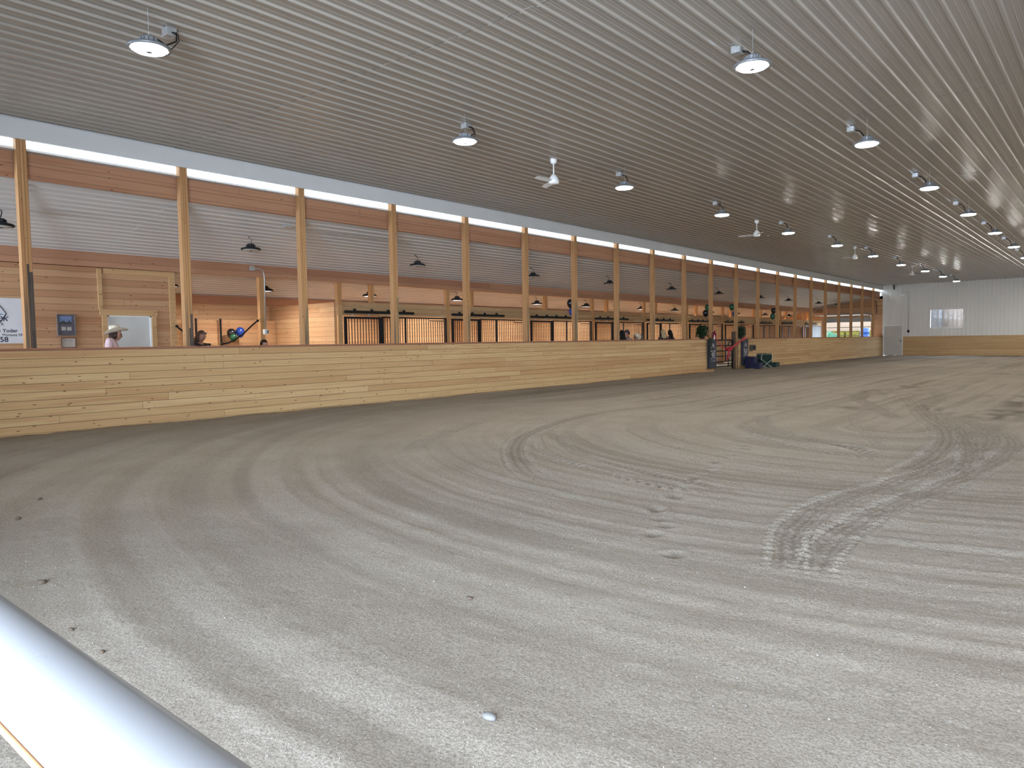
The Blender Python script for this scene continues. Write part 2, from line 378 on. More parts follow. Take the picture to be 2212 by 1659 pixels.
# sand floor with harrow rings, tyre tracks and hoof prints
def build_sand():
    def axis(breaks):
        out = []
        for a, b_, s0, s1 in breaks:
            x = a
            while x < b_ - 1e-6:
                out.append(x); t = (x-a)/(b_-a); x += s0+(s1-s0)*t
        out.append(breaks[-1][1]); return np.array(out)
    xs = axis([(-0.02, 3, 0.05, 0.04), (3, 5.6, 0.03, 0.02), (5.6, 12.4, 0.0145, 0.0145), (12.4, 14.6, 0.02, 0.04), (14.6, XR, 0.05, 0.15)])
    ys = axis([(YN, 0.6, 0.12, 0.05), (0.6, 3.4, 0.022, 0.018), (3.4, 9.5, 0.0145, 0.0145), (9.5, 16, 0.018, 0.045), (16, 30, 0.05, 0.11), (30, YF+0.02, 0.12, 0.3)])
    X, Y = np.meshgrid(xs, ys, indexing='xy')
    nx, ny = len(xs), len(ys)
    Z = np.zeros_like(X); D = np.zeros_like(X)
    def vnoise(u, v, seed):
        rg = np.random.default_rng(seed); T = rg.random((257, 257))
        iu = np.floor(u).astype(int); iv = np.floor(v).astype(int); fu = u-iu; fv = v-iv
        fu = fu*fu*(3-2*fu); fv = fv*fv*(3-2*fv); iu %= 256; iv %= 256
        return (T[iv, iu]*(1-fu)+T[iv, iu+1]*fu)*(1-fv)+(T[iv+1, iu]*(1-fu)+T[iv+1, iu+1]*fu)*fv-0.5
    # harrow rings: circles round (10.5, 11.2) that run on straight along the wall
    cx, cy = 10.5, 11.2
    dy = np.where(Y < cy, Y-cy, 0.0)
    R = np.sqrt((X-cx)**2+dy**2) + 0.10*vnoise(X*0.5, Y*0.5, 1) + 0.02*vnoise(X*3, Y*3, 4)
    amp = np.clip(0.8+1.3*vnoise(X*0.35+9, Y*0.35, 2), 0.35, 1.4)
    h = np.zeros_like(X)
    for k, (w, a) in enumerate(((0.62, 0.009), (0.37, 0.013), (0.21, 0.014), (0.125, 0.009))):
        h += a*2*vnoise(R/w*1.0+k*31, R*0+k*7.3, 20+k)
    fine = 0.007*vnoise(R/0.055, Y*0+3, 31)
    Z += (h+fine)*amp*(Y > -1)
    Z += 0.02*vnoise(X*0.8, Y*0.8, 3) + 0.006*vnoise(X*5, Y*5, 5) + 0.004*vnoise(X*13, Y*13, 6)
    rough_ = np.clip(3*vnoise(X*0.6, Y*0.6, 8), 0, 1)
    Z += 0.010*rough_*vnoise(X*16, Y*16, 9)
    D += np.clip(0.18*vnoise(R/0.34, R*0, 41)*amp, 0, 0.10)+np.clip(0.3*vnoise(R/0.13, R*0+4, 42)*amp, 0, 0.08)
    for w_, a_, k_ in ((0.21, 0.17, 61), (0.11, 0.20, 62), (0.43, 0.10, 63)):
        D += a_*np.clip(vnoise(R/w_, Y*0.12+k_, k_)-0.12, 0, 0.3)/0.3*np.clip(amp, 0.3, 1)*(Y > -1)
    D += 0.34*np.clip((Y-11)/14, 0, 1)*(0.8+0.5*vnoise(X*0.7, Y*0.3, 43))  # far sand painted darker, standing in for the weaker light there
    # ridge of looser dark footing along the kick wall
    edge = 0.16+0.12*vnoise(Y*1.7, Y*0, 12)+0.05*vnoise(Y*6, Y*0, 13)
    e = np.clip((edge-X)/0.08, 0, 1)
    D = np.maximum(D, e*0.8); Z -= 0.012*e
    # tyre tracks -------------------------------------------------
    def spline(pts, step=0.03):
        P = np.array(pts); out = []
        for i in range(len(P)-1):
            p0 = P[max(i-1, 0)]; p1 = P[i]; p2 = P[i+1]; p3 = P[min(i+2, len(P)-1)]
            n = max(2, int(np.hypot(*(p2-p1))/step))
            t = np.linspace(0, 1, n, endpoint=False)[:, None]
            out.append(0.5*((2*p1)+(-p0+p2)*t+(2*p0-5*p1+4*p2-p3)*t*t+(-p0+3*p1-3*p2+p3)*t**3))
        out.append(P[-1:]); return np.concatenate(out)
    def track(pts, width, kind, depth=0.014, damp_and_shade=0.3, fade=0.5):
        Q = spline(pts); seg = np.diff(Q, axis=0); L_ = np.concatenate([[0], np.cumsum(np.hypot(seg[:, 0], seg[:, 1]))])
        T = np.gradient(Q, axis=0); T /= np.hypot(T[:, 0], T[:, 1])[:, None]
        m = width*0.75
        ix = np.where((xs > Q[:, 0].min()-m) & (xs < Q[:, 0].max()+m))[0]; iy = np.where((ys > Q[:, 1].min()-m) & (ys < Q[:, 1].max()+m))[0]
        if not len(ix) or not len(iy): return
        for r in range(iy[0], iy[-1]+1):
            sel = slice(ix[0], ix[-1]+1)
            px = X[r, sel]; py = ys[r]
            near = np.abs(Q[:, 1]-py) < m+0.05
            idx = np.where(near)[0]
            if not len(idx): continue
            dx = px[:, None]-Q[idx, 0][None]; dyy = py-Q[idx, 1][None]
            d2 = dx*dx+dyy*dyy; j = d2.argmin(1); d = np.sqrt(d2.min(1))
            ok = d < m
            if not ok.any(): continue
            q = idx[j]; s = L_[q]
            side = np.sign(T[q, 0]*(py-Q[q, 1])-T[q, 1]*(px-Q[q, 0]))*d/(width/2)
            s = s+ (T[q, 0]*(px-Q[q, 0])+T[q, 1]*(py-Q[q, 1]))
            a = np.clip(np.minimum(s, L_[-1]-s)/fade, 0, 1)*ok
            inside = np.clip((1-np.abs(side))/0.12, 0, 1)
            if kind == 'tyre':
                lug = np.abs(side) > 0.62
                ph = np.where(lug, np.clip(1.6*np.sin(2*PI*(s/0.088+0.8*np.abs(side))), -1, 1), 0)
                mid = np.clip(1.5*np.cos(side*PI*4.2+0.8*np.sin(2*PI*s/0.10)), -1, 1)
                z = -depth*0.45*inside + inside*(np.where(lug, depth*0.9*ph, depth*0.32*mid))
                z += depth*0.7*np.exp(-((np.abs(side)-1.12)/0.12)**2)
                dm = damp_and_shade*inside*np.where(lug, 0.5-0.5*ph*0.9, 0.55-0.25*mid)
            elif kind == 'lug':
                ph = np.clip(np.sin(2*PI*(s/0.13)+side*1.2), -0.2, 1)
                z = -depth*inside*ph; dm = damp_and_shade*inside*np.clip(ph, 0, 1)
                z += depth*0.4*np.exp(-((side-1.4)/0.3)**2)
            else:
                z = -depth*inside*(0.6+0.4*np.sin(2*PI*s/0.09+side*2.2)) + depth*0.5*np.exp(-((np.abs(side)-1.1)/0.15)**2)
                dm = damp_and_shade*inside*(0.6+0.4*np.sin(2*PI*s/0.09+side*2.2))
            Z[r, sel] += z*a
            D[r, sel] = np.maximum(D[r, sel], dm*a)
    T1 = [(11.55, 3.97), (11.4, 4.41), (11.26, 4.83), (11.19, 5.33), (11.2, 5.98), (11.34, 6.81), (11.51, 7.8), (11.66, 8.98), (11.72, 10.1), (11.61, 11.14), (11.18, 12.5), (10.56, 13.61)]
    T1b = [(11.67, 4.01), (11.59, 4.37), (11.53, 4.85), (11.54, 5.46), (11.62, 6.21), (11.74, 7.05), (11.88, 8.13), (11.96, 9.19), (11.96, 10.13), (11.84, 11.02), (11.48, 12.14), (10.86, 13.37), (10.18, 14.52)]
    T2 = [(11.34,7.55),(11.36,8.41),(11.34,9.49),(11.25,10.47),(10.98,11.75),(10.49,13.31),(10.03,14.96),(9.52,16.87),(8.99,18.75)]
    T3 = [(11.78,7.6),(11.73,8.66),(11.62,9.55),(11.43,10.59),(11.16,11.87),(10.73,13.04),(10.22,14.54)]
    B1 = [(6.4,14.6),(5.92,13.09),(5.74,11.01),(6.02,9.25),(6.55,7.88),(7.14,6.92),(7.84,6.12),(8.49,5.55),(9.02,5.23)]
    L1 = [(6.4,8.7),(6.66,7.96),(7.45,6.99),(8.08,6.48),(8.68,6.17),(9.36,5.88),(9.91,5.74),(10.30,5.79)]
    L2 = [(6.9,8.5),(7.1,7.96),(7.66,7.28),(8.24,6.8),(8.99,6.39),(9.71,6.13),(10.45,5.96)]
    L3 = [(8.1,11.38),(8.98,9.8),(9.62,9.11),(10.32,8.65),(10.81,8.46),(11.14,8.43)]
    L4 = [(8.1,12.46),(8.72,10.98),(9.39,10.07),(9.99,9.36),(10.56,9.04),(10.98,8.7)]
    B5 = [(6.45,5.7),(5.58,6.93),(5.07,8.11),(4.63,9.37)]
    L6 = [(9.49,12.95),(9.85,11.71),(10.43,10.18),(10.9,9.06)]
    U1 = [(10.21,12.71),(9.22,15.04),(8.66,16.39),(8.38,18.42),(8.73,20.48),(9.35,22.99)]
    U2 = [(9.22,15.04),(8.43,14.0),(7.64,12.67),(6.32,11.66)]
    U3 = [(11.95,10.94),(11.35,11.67),(10.68,12.25),(10.07,13.04),(9.26,13.96)]
    U4 = [(9.27,20.36),(9.86,18.09),(10.04,16.12),(10.21,14.04)]
    track(T2, 0.36, 'tyre', 0.020, 0.5); track(T3, 0.27, 'tyre', 0.018, 0.42)
    track(T1b, 0.29, 'tyre', 0.015, 0.40, 0.35); track(T1, 0.29, 'tyre', 0.015, 0.42, 0.35)
    track(B1, 0.34, 'tyre', 0.012, 0.5, 1.2); track(B5, 0.30, 'band', 0.010, 0.4, 0.8)
    track(L1, 0.10, 'lug', 0.026, 0.7, 0.6); track(L3, 0.11, 'lug', 0.028, 0.75, 0.6)
    track(L2, 0.16, 'band', 0.014, 0.4, 0.5); track(L4, 0.22, 'band', 0.022, 0.55, 0.5); track(L6, 0.16, 'band', 0.010, 0.3, 0.5)
    track(U1, 0.32, 'band', 0.014, 0.6); track(U2, 0.16, 'band', 0.010, 0.5); track(U3, 0.30, 'lug', 0.014, 0.55); track(U4, 0.3, 'band', 0.012, 0.6)
    # hoof and boot prints ----------------------------------------
    feet = [(7.56,12.62),(7.91,11.87),(9.06,9.67),(9.17,9.34),(9.38,8.6),(9.44,8.36),(9.53,8.33),(9.45,8.05),(9.59,7.81),(9.66,7.58),(9.65,7.21),(9.73,6.98),(9.8,6.8),(9.81,6.5),
            (9.87,6.33),(9.89,6.21),(9.95,5.84),(9.99,5.86),(10.08,5.46),(10.12,5.43),(10.15,5.01),(10.20,4.97),(10.35,4.76),(10.48,4.6),(10.51,4.34),(10.86,3.99)]
    rg = np.random.default_rng(5)
    for i in range(260):                        # trampled strip in front of the gate and along the far half
        feet.append((abs(rg.normal(0.8, 1.3))+0.4, 29.5+rg.normal(0, 3.2)))
    for i in range(420):
        feet.append((rg.uniform(4.5, 13.5), rg.uniform(13.5, 38)))
    for i, (fx, fy) in enumerate(feet):
        rr = 0.055 if i < 26 else rg.uniform(0.06, 0.12)
        ix = np.where(np.abs(xs-fx) < rr*3)[0]; iy = np.where(np.abs(ys-fy) < rr*3)[0]
        if not len(ix) or not len(iy): continue
        sx = slice(ix[0], ix[-1]+1); sy = slice(iy[0], iy[-1]+1)
        d = np.hypot(X[sy, sx]-fx, (Y[sy, sx]-fy)*0.9)/rr
        w = 0.022 if i < 26 else 0.018
        Z[sy, sx] += -w*np.exp(-d**2)+w*0.22*np.exp(-((d-1.6)/0.45)**2)
        D[sy, sx] = np.maximum(D[sy, sx], (0.55 if i < 26 else 0.45)*np.exp(-d**2))
    # damp, freshly turned patches far right ------------------------
    for (px, py, ax, ay, s) in ((11.6,14.2,1.6,1.5,0.85),(11.6,17.5,1.5,2.2,0.8),(12.3,20.5,1.3,3.0,0.75),(10.2,14.6,1.3,0.8,0.7),(9.0,14.2,1.5,0.6,0.6),(8.6,19.5,1.0,4.0,0.6),
                                (10.4,30,2.8,2.6,0.6),(9.2,40,4.0,2.5,0.6),(13.5,26,2.5,5,0.6),(7.8,24,0.8,3.0,0.5),(13.8,13.5,1.8,4,0.7)):
        u = ((X-px)/ax)**2+((Y-py)/ay)**2
        n = 0.5+1.1*vnoise(X*2.2, Y*0.9, 55)+0.8*vnoise(X*7, Y*2.6, 56)
        D = np.maximum(D, s*np.clip(1.15-u, 0, 1)*np.clip(n, 0, 1))
        Z += 0.02*np.clip(1-u, 0, 1)*vnoise(X*6, Y*5, 57)
    v = np.stack([X.ravel(), Y.ravel(), Z.ravel()], 1).astype(np.float32)
    i0 = (np.arange(ny-1)[:, None]*nx+np.arange(nx-1)[None]).ravel()
    f = np.stack([i0, i0+1, i0+nx+1, i0+nx], 1).astype(np.int32)
    me = bpy.data.meshes.new('floor')
    me.vertices.add(len(v)); me.vertices.foreach_set('co', v.ravel())
    me.loops.add(f.size); me.loops.foreach_set('vertex_index', f.ravel())
    me.polygons.add(len(f)); me.polygons.foreach_set('loop_start', np.arange(0, f.size, 4, dtype=np.int32))
    me.update(calc_edges=True)
    me.polygons.foreach_set('use_smooth', np.ones(len(f), dtype=bool))
    at = me.attributes.new('damp_and_shade', 'FLOAT', 'POINT'); at.data.foreach_set('value', np.clip(D, 0, 1).ravel().astype(np.float32))
    me.materials.append(M_sand)
    o = bpy.data.objects.new('floor', me); C.objects.link(o)
    struct(o, 'grey tan sand footing with harrow rings and tyre tracks', 'floor')
    return o, xs, ys, Z
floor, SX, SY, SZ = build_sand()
def sand_z(x, y):
    i = min(max(np.searchsorted(SY, y), 0), len(SY)-1); j = min(max(np.searchsorted(SX, x), 0), len(SX)-1)
    return float(SZ[i, j])

# dirt floor of the aisle and stalls
M_dirt = plain('packed_aisle_dirt', (0.30, 0.26, 0.21), 0.9, 0, 0.2, 0.12, 3, 0.4, 40)
struct(MB().box(XB-0.2, -0.02, YN, YF, -0.12, -0.005).build('floor_aisle', M_dirt), 'packed dirt floor of the barn aisle', 'floor')

# ribbed steel sheets -------------------------------------------------
def rib_profile(w, pitch=0.2286, h=0.024, down=True):
    """points (u, dz) of ag-panel ribs across width w"""
    p = []; s = -1 if down else 1
    n = int(math.ceil(w/pitch))
    for i in range(n):
        u = i*pitch
        for du, dz in ((0.0, 0), (0.052, 0), (0.056, 0.0035), (0.064, 0.0035), (0.068, 0), (0.105, 0), (0.109, 0.0035), (0.117, 0.0035), (0.121, 0), (0.164, 0), (0.179, h), (0.2086, h), (0.2236, 0)):
            if u+du < w: p.append((u+du, s*dz))
    p.append((w, 0)); return p
def ribbed(name, mat, P, prof, a0, a1, parent=None, seams=(), lap=0.004):
    """P(u, dz, a): point; prof across, extruded along a0..a1, with overlapping sheet ends at seams"""
    b = MB(); cuts = [a0]+list(seams)+[a1]
    for i in range(len(cuts)-1):
        off = lap*(i % 2)
        for j in range(len(prof)-1):
            (u0, d0), (u1, d1) = prof[j], prof[j+1]
            e0 = cuts[i]-(0.06 if i else 0); e1 = cuts[i+1]
            b.quad(P(u0, d0-off, e0), P(u1, d1-off, e0), P(u1, d1-off, e1), P(u0, d0-off, e1))
        if i:   # raw lower edge of the lapped sheet
            for j in range(len(prof)-1):
                (u0, d0), (u1, d1) = prof[j], prof[j+1]
                ee = cuts[i]-0.06 if off else cuts[i]
                b.quad(P(u0, d0, ee), P(u1, d1, ee), P(u1, d1-lap, ee), P(u0, d0-lap, ee))
    return b.build(name, mat, parent)
SEAMS = (6.22, 12.49, 18.78, 24.87, 31.0, 37.2, 43.4, 49.6)
ceil_o = ribbed('ceiling', M_ceil, lambda u, d, a: (u-0.2586, a, ZC+d), rib_profile(XR+0.2586), YN, YF, None, SEAMS)
struct(ceil_o, 'ribbed beige steel ceiling over the riding arena', 'ceiling')
M_gap = plain('dark_sheet_lap', (0.17, 0.155, 0.13), 0.8, 0, 0.2, 0.1, 5)
for i, y in enumerate(SEAMS):
    b = MB(); n = int((XR)/0.2286)
    for k in range(n):
        x0 = -0.03+k*0.2286
        if (k*7+i*3) % 5 == 0: continue
        b.box(x0+0.01, x0+0.155, y-0.070, y-0.061, ZC-0.0075, ZC-0.001)
    struct(b.build('trim_%d' % (i+1), M_gap, ceil_o), 'dark lap joint between two ceiling sheets')
lean_prof = rib_profile(7.3)
ang = math.atan(0.17)
lc = ribbed('ceiling_leanto', M_lean, lambda u, d, a: (-0.2-u*math.cos(ang)+d*0.0, a, lean_z(-0.2-u*math.cos(ang))+d), lean_prof, YN, YF, None, (6.4, 12.5, 18.6, 24.7, 30.8, 36.9, 43.0, 49.1))
struct(lc, 'sloping ribbed pale steel ceiling over the aisle and stalls', 'ceiling')

# kick wall ---------------------------------------------------------------
GY0, GY1 = 28.10, 30.60     # gate opening
kb = MB()
def kick_run(b, y0, y1):
    for i in range(10):
        z0 = i*0.1286-0.03*(i == 0); z1 = (i+1)*0.1286
        # each course a bevelled plank
        c = 0.004
        pts = [(0.0, z0), (0.034, z0), (0.038, z0+c), (0.038, z1-c), (0.034, z1-0.0005), (0.0, z1-0.0005)]
        b.prism(pts, 'y', y0, y1)
kick_run(kb, YN, GY0); kick_run(kb, GY1, YF)
struct(MB().box(-0.19, -0.17, YN, GY0, -0.05, HW).box(-0.19, -0.17, GY1, YF, -0.05, HW).build('wall_aisle', M_office), 'aisle side boarding of the kick wall', 'wall')
kw = struct(kb.build('wall_left', M_kick), 'low kick wall of knotty pine boards along the arena', 'wall')
cb = MB().bbox(-0.22, 0.055, YN, GY0, HW-0.002, HW+0.036, 0.004); cb.bbox(-0.22, 0.055, GY1, YF, HW-0.002, HW+0.036, 0.004)
struct(cb.build('trim_10', M_cap), 'reddish cap board along the top of the kick wall', 'trim')

# fascia, clerestory strip, header beam ----------------------------------
struct(MB().box(0.0, 0.018, YN, YF, 4.52, 4.805).box(-0.03, 0.022, YN, YF, 4.505, 4.522).build('trim_11', M_fascia), 'smooth white fascia band under the ceiling edge', 'trim')
struct(MB().box(-0.24, -0.02, YN, YF, 4.345, 4.352).box(-0.24, -0.225, YN, YF, 4.345, 4.43).build('trim_12', M_fascia), 'white sill flashing under the clerestory strip', 'trim')
def pane_mat(name, col, trans):
    m, nt, b = newmat(name); N = nt.nodes.new; L = nt.links.new
    nt.nodes.remove(b)
    t = N('ShaderNodeBsdfTransparent'); t.inputs[0].default_value = col+(1,)
    d = N('ShaderNodeBsdfTranslucent'); d.inputs[0].default_value = col+(1,)
    g = N('ShaderNodeBsdfGlossy'); g.inputs['Roughness'].default_value = 0.15; g.inputs[0].default_value = (0.9, 0.9, 0.9, 1)
    m1 = N('ShaderNodeMixShader'); m1.inputs[0].default_value = trans; L(t.outputs[0], m1.inputs[1]); L(d.outputs[0], m1.inputs[2])
    m2 = N('ShaderNodeMixShader'); m2.inputs[0].default_value = 0.04; L(m1.outputs[0], m2.inputs[1]); L(g.outputs[0], m2.inputs[2])
    L(m2.outputs[0], nt.nodes['Material Output'].inputs['Surface'])
    return m
M_poly = pane_mat('clear_polycarbonate', (0.46, 0.47, 0.44), 0.12)
M_polypink = pane_mat('pink_tinted_polycarbonate', (0.30, 0.22, 0.21), 0.12)
pw = MB().box(-0.236, -0.23, YN, YF, 4.43, 4.565).build('window_2', M_poly)
struct(pw, 'long clerestory strip of clear panel above the header beam', 'window')
struct(MB().box(-0.236, -0.23, YN, YF, 4.565, 4.75).build('pink_band', M_polypink, pw), 'pinkish upper band of the clerestory')
rb = MB()
y = 0.4
while y < 54:
    rb.box(-0.229, -0.224, y, y+0.006, 4.43, 4.565); y += 0.31+0.1*math.sin(y*3)
struct(rb.build('panel_rib', M_galv, pw), 'thin upright ribs of the clear panel')
struct(MB().box(-0.26, -0.005, YN, YF, 4.745, 4.83).build('trim_13', M_fascia), 'white soffit closing the clerestory', 'trim')
hb = thing('header_beam', 'two-ply reddish header beam running behind the arena posts', 'beam', (-0.20, 25.5, 3.955))
MB().bbox(-0.055, 0.035, -29.5, 29.5, 0.0, 0.2, 0.005).build('lower_ply', M_beam, hb)
MB().bbox(-0.050, 0.035, -29.5, 29.5, 0.203, 0.392, 0.005).build('upper_ply', M_beam, hb)

M_ply = wood('grey_treated_ply', [(0.25, 0.20, 0.115), (0.34, 0.27, 0.15), (0.20, 0.155, 0.09)], course=0.03, length=1.7, vertical=True, obj=True, streak=0.6, knots=0.5, groove=0.4)
M_plydark = wood('dark_stained_ply', [(0.085, 0.075, 0.07), (0.13, 0.11, 0.09), (0.05, 0.048, 0.05)], course=0.016, length=0.7, vertical=True, obj=True, streak=0.7, knots=0.6, groove=0.5)
# arena posts ---------------------------------------------------------------
PY = [3.87, 6.37, 8.81, 11.26, 13.68, 16.1, 18.48, 20.9, 23.3, 25.72, 28.08, 30.60, 33.04, 35.5, 37.95, 40.4, 42.85, 45.35, 47.85, 50.3, 52.9]
def post_mesh():
    b = MB()
    for i in range(3):      # three laminated plies
        b.bbox(-0.0675, 0.0675, -0.07+i*0.0467, -0.07+(i+1)*0.0467-0.0008, 0, 4.77, 0.003)
    return b
proto = None
for i, y in enumerate(PY):
    lab = {0: 'leftmost arena post, pale timber with dark blue-black stain low on its face', 10: 'timber arena post at the left side of the gate', 11: 'timber arena post at the right side of the gate',
           20: 'last timber arena post before the far grey wall'}.get(i, '%s timber arena post from the left along the kick wall' % ORD[i])
    if proto is None:
        proto = post_mesh().build('arena_post', M_post); o = proto
    else:
        o = proto.copy(); C.objects.link(o)
    o.location = (-0.0700, y-0.07, 0.0)
    tag(o, lab, 'post', 'timber posts along the arena kick wall')
    rp_ = random.Random(i*3+1); zt = 2.5 if i == 0 else 1.9 if i == 1 else rp_.uniform(1.7, 2.9)
    MB().bbox(0.02, 0.0688, 0.0235, 0.0705, 1.325, zt, 0.002).build('treated_ply', M_ply if i > 1 else M_plydark, o)
    if i < 2: MB().bbox(0.02, 0.0688, -0.010, 0.0230, 1.325, zt+(0.12 if i == 0 else -0.25), 0.002).build('treated_ply', M_plydark, o)

# far wall ------------------------------------------------------------------
DX0, DX1, DZ = 0.10, 1.25, 2.05
WX0, WX1, WZ0, WZ1 = 2.93, 4.79, 1.86, 3.02
def wall_prof(x0, x1): return [(u+x0, -d) for u, d in rib_profile(x1-x0, 0.2286, 0.016)]
fwm = MB()
def fw_piece(x0, x1, z0, z1):
    pr = wall_prof(x0, x1)
    for j in range(len(pr)-1):
        (u0, d0), (u1, d1) = pr[j], pr[j+1]
        fwm.quad((u0, YF-d0, z0), (u1, YF-d1, z0), (u1, YF-d1, z1), (u0, YF-d0, z1))
fw_piece(0.0, DX0, -0.05, ZC); fw_piece(DX0, DX1, DZ, ZC); fw_piece(DX1, WX0, HW, ZC); fw_piece(WX0, WX1, HW, WZ0); fw_piece(WX0, WX1, WZ1, ZC); fw_piece(WX1, XR, HW, ZC)
fwm.box(-0.27, 0.0, YF, YF+0.1, 3.9, ZC+0.03).box(-0.2, 0.11, YF+0.04, YF+0.12, -0.05, 2.2)
far = struct(fwm.build('wall_far', M_farwall), 'pale grey ribbed steel end wall above a wood wainscot', 'wall')
wb = MB()
for i in range(10):
    z0, z1, c = i*0.1286-0.03*(i == 0), (i+1)*0.1286-0.0005, 0.004
    wb.prism([(YF+0.02, z0), (YF-0.034, z0), (YF-0.038, z0+c), (YF-0.038, z1-c), (YF-0.034, z1), (YF+0.02, z1)], 'x', DX1+0.04, XR)
struct(wb.build('trim_14', M_kick), 'knotty pine wainscot at the foot of the far wall', 'trim')
d1 = struct(MB().bbox(DX0+0.02, DX1-0.02, YF-0.03, YF+0.015, 0.02, DZ-0.02, 0.004).build('door_1', M_doorgrey), 'plain grey walk door in the far wall corner', 'door')
fr = MB().box(DX0-0.05, DX0+0.015, YF-0.05, YF+0.03, 0, DZ).box(DX1-0.015, DX1+0.05, YF-0.05, YF+0.03, 0, DZ).box(DX0-0.05, DX1+0.05, YF-0.05, YF+0.03, DZ-0.015, DZ+0.05)
struct(fr.build('door_frame', M_farwall, d1))
struct(MB().lathe([(0.028, 0), (0.03, 0.02), (0.012, 0.03), (0.012, 0.06), (0.03, 0.065), (0.034, 0.09), (0.02, 0.105)], n=12).build('door_handle', M_black, d1, True, (DX1-0.09, YF-0.03, 1.0), (PI/2, 0, 0)), 'dark door knob')
w1 = MB().box(WX0-0.06, WX1+0.06, YF-0.05, YF+0.04, WZ0-0.06, WZ0).box(WX0-0.06, WX1+0.06, YF-0.05, YF+0.04, WZ1, WZ1+0.06).box(WX0-0.06, WX0, YF-0.05, YF+0.04, WZ0, WZ1).box(WX1, WX1+0.06, YF-0.05, YF+0.04, WZ0, WZ1)
w1 = struct(w1.build('window_1', M_white), 'wide fixed window in the far wall, bright glass', 'window')
M_glass, nt, b = newmat('window_glass')
nt.nodes.remove(b)
t = nt.nodes.new('ShaderNodeBsdfTransparent'); t.inputs[0].default_value = (0.93, 0.95, 0.96, 1)
g = nt.nodes.new('ShaderNodeBsdfGlossy'); g.inputs['Roughness'].default_value = 0.02
mx = nt.nodes.new('ShaderNodeMixShader'); mx.inputs[0].default_value = 0.07
nt.links.new(t.outputs[0], mx.inputs[1]); nt.links.new(g.outputs[0], mx.inputs[2]); nt.links.new(mx.outputs[0], nt.nodes['Material Output'].inputs['Surface'])
struct(MB().box(WX0, WX1, YF-0.004, YF+0.004, WZ0, WZ1).build('window_pane', M_glass, w1))
struct(MB().box(WX0-0.09, WX1+0.09, YF-0.075, YF-0.045, WZ0-0.085, WZ0-0.06).build('window_sill', M_white, w1))
# right wall, near wall with its daylight openings
M_sidewall = plain('pale_side_wall', (0.55, 0.53, 0.49), 0.5, 0, 0.4, 0.03, 2)
struct(MB().box(XR, XR+0.15, YN, YF, HW, ZC).box(XR-0.04, XR+0.15, YN, YF, -0.05, HW).build('wall_right', M_sidewall), 'side wall', 'wall')
nw = MB().box(-0.2, 9.8, YN-0.15, YN, -0.05, ZC).box(18.4, XR+0.15, YN-0.15, YN, -0.05, ZC).box(9.8, 18.4, YN-0.15, YN, 4.0, ZC)
nw.box(XB-0.15, -3.9, YN-0.15, YN, -0.05, 4.2).box(-0.3, -0.2, YN-0.15, YN, -0.05, 4.9).box(-3.9, -0.3, YN-0.15, YN, 2.9, 4.2).box(-3.9, -3.2, YN-0.15, YN, -0.05, 2.9)
struct(nw.build('wall_near', M_sidewall), 'near end wall with its open doorways', 'wall')

struct(MB().box(9.72, 9.82, YN, -1.9, -0.05, 4.6).build('wall_daylight_screen', M_sidewall), 'unseen side wall added to keep daylight off the near kick wall', 'wall')  # added out of view to screen entrance daylight from the near kick wall
struct(MB().box(9.85, 18.4, YN, -0.35, -0.02, 0.02).build('floor_bounce_blocker', plain('dark_bounce_blocker', (0.05, 0.05, 0.05), 0.9, 0, 0.1)), 'unseen dark sheet added behind the camera to cut floor bounce', 'floor')  # dark sheet added out of view to lower bounce light on the ceiling
# lean-to shell --------------------------------------------------------------
struct(MB().box(XB-0.14, XB, YN, YF, -0.05, 2.9).build('wall_back', M_stall), 'board-lined outer wall behind the stalls', 'wall')
b3 = thing('eave_beam', 'orange-brown eave beam along the back wall of the stalls', 'beam', (XB+0.05, 25.5, 2.55))
MB().bbox(-0.05, 0.05, -29.5, 29.5, 0.0, 0.235, 0.005).build('beam_ply', M_beam, b3)
b2 = thing('aisle_beam', 'reddish beam above the stall fronts and office wall', 'beam', (XS-0.02, 25.5, 3.05))
MB().bbox(-0.05, 0.05, -29.5, 29.5, 0.0, 0.31, 0.005).build('beam_ply', M_beam, b2)

# office wall ----------------------------------------------------------------
OY0, OY1 = 6.44, 7.38
ob = MB().box(XS-0.12, XS-0.03, YN, OY0, -0.05, 3.04).box(XS-0.12, XS-0.03, OY1, 7.92, -0.05, 3.04).box(XS-0.12, XS-0.03, OY0, OY1, 2.02, 3.04)
ob.box(XB, XS-0.12, 7.80, 7.92, -0.05, 2.75)
struct(ob.build('wall_office', M_office), 'horizontal pine board office wall facing the aisle', 'wall')
d2 = struct(MB().bbox(XS-0.10, XS-0.055, OY0+0.02, OY1-0.02, 0, 2.0, 0.003).build('door_2', M_doorwhite), 'plain pale grey office door beyond the kick wall', 'door')
fm = MB().box(XS-0.12, XS-0.02, OY0-0.0, OY0+0.03, 0, 2.02).box(XS-0.12, XS-0.02, OY1-0.03, OY1, 0, 2.02).box(XS-0.12, XS-0.02, OY0, OY1, 1.99, 2.02)
struct(fm.build('door_frame', M_white, d2))
cs = MB().bbox(XS-0.03, XS-0.005, OY0-0.11, OY0, 0, 2.02, 0.003).bbox(XS-0.03, XS-0.005, OY1, OY1+0.11, 0, 2.02, 0.003).bbox(XS-0.03, XS-0.002, OY0-0.15, OY1+0.13, 2.02, 2.15, 0.003)
struct(cs.build('door_casing', M_trimwood, d2), 'pale pine casing boards')
struct(MB().bbox(XS-0.03, XS, 6.27, 6.36, 2.15, 3.02, 0.003).build('trim_15', M_trimwood), 'pale upright batten above the office door', 'trim')
struct(MB().bbox(XS-0.03, XS+0.005, 7.80, 7.94, 0, 2.92, 0.003).bbox(XS-0.03, XS, 6.4, 7.94, 2.92, 3.04, 0.003).build('trim_16', M_trimwood), 'pale corner board at the end of the office wall', 'trim')

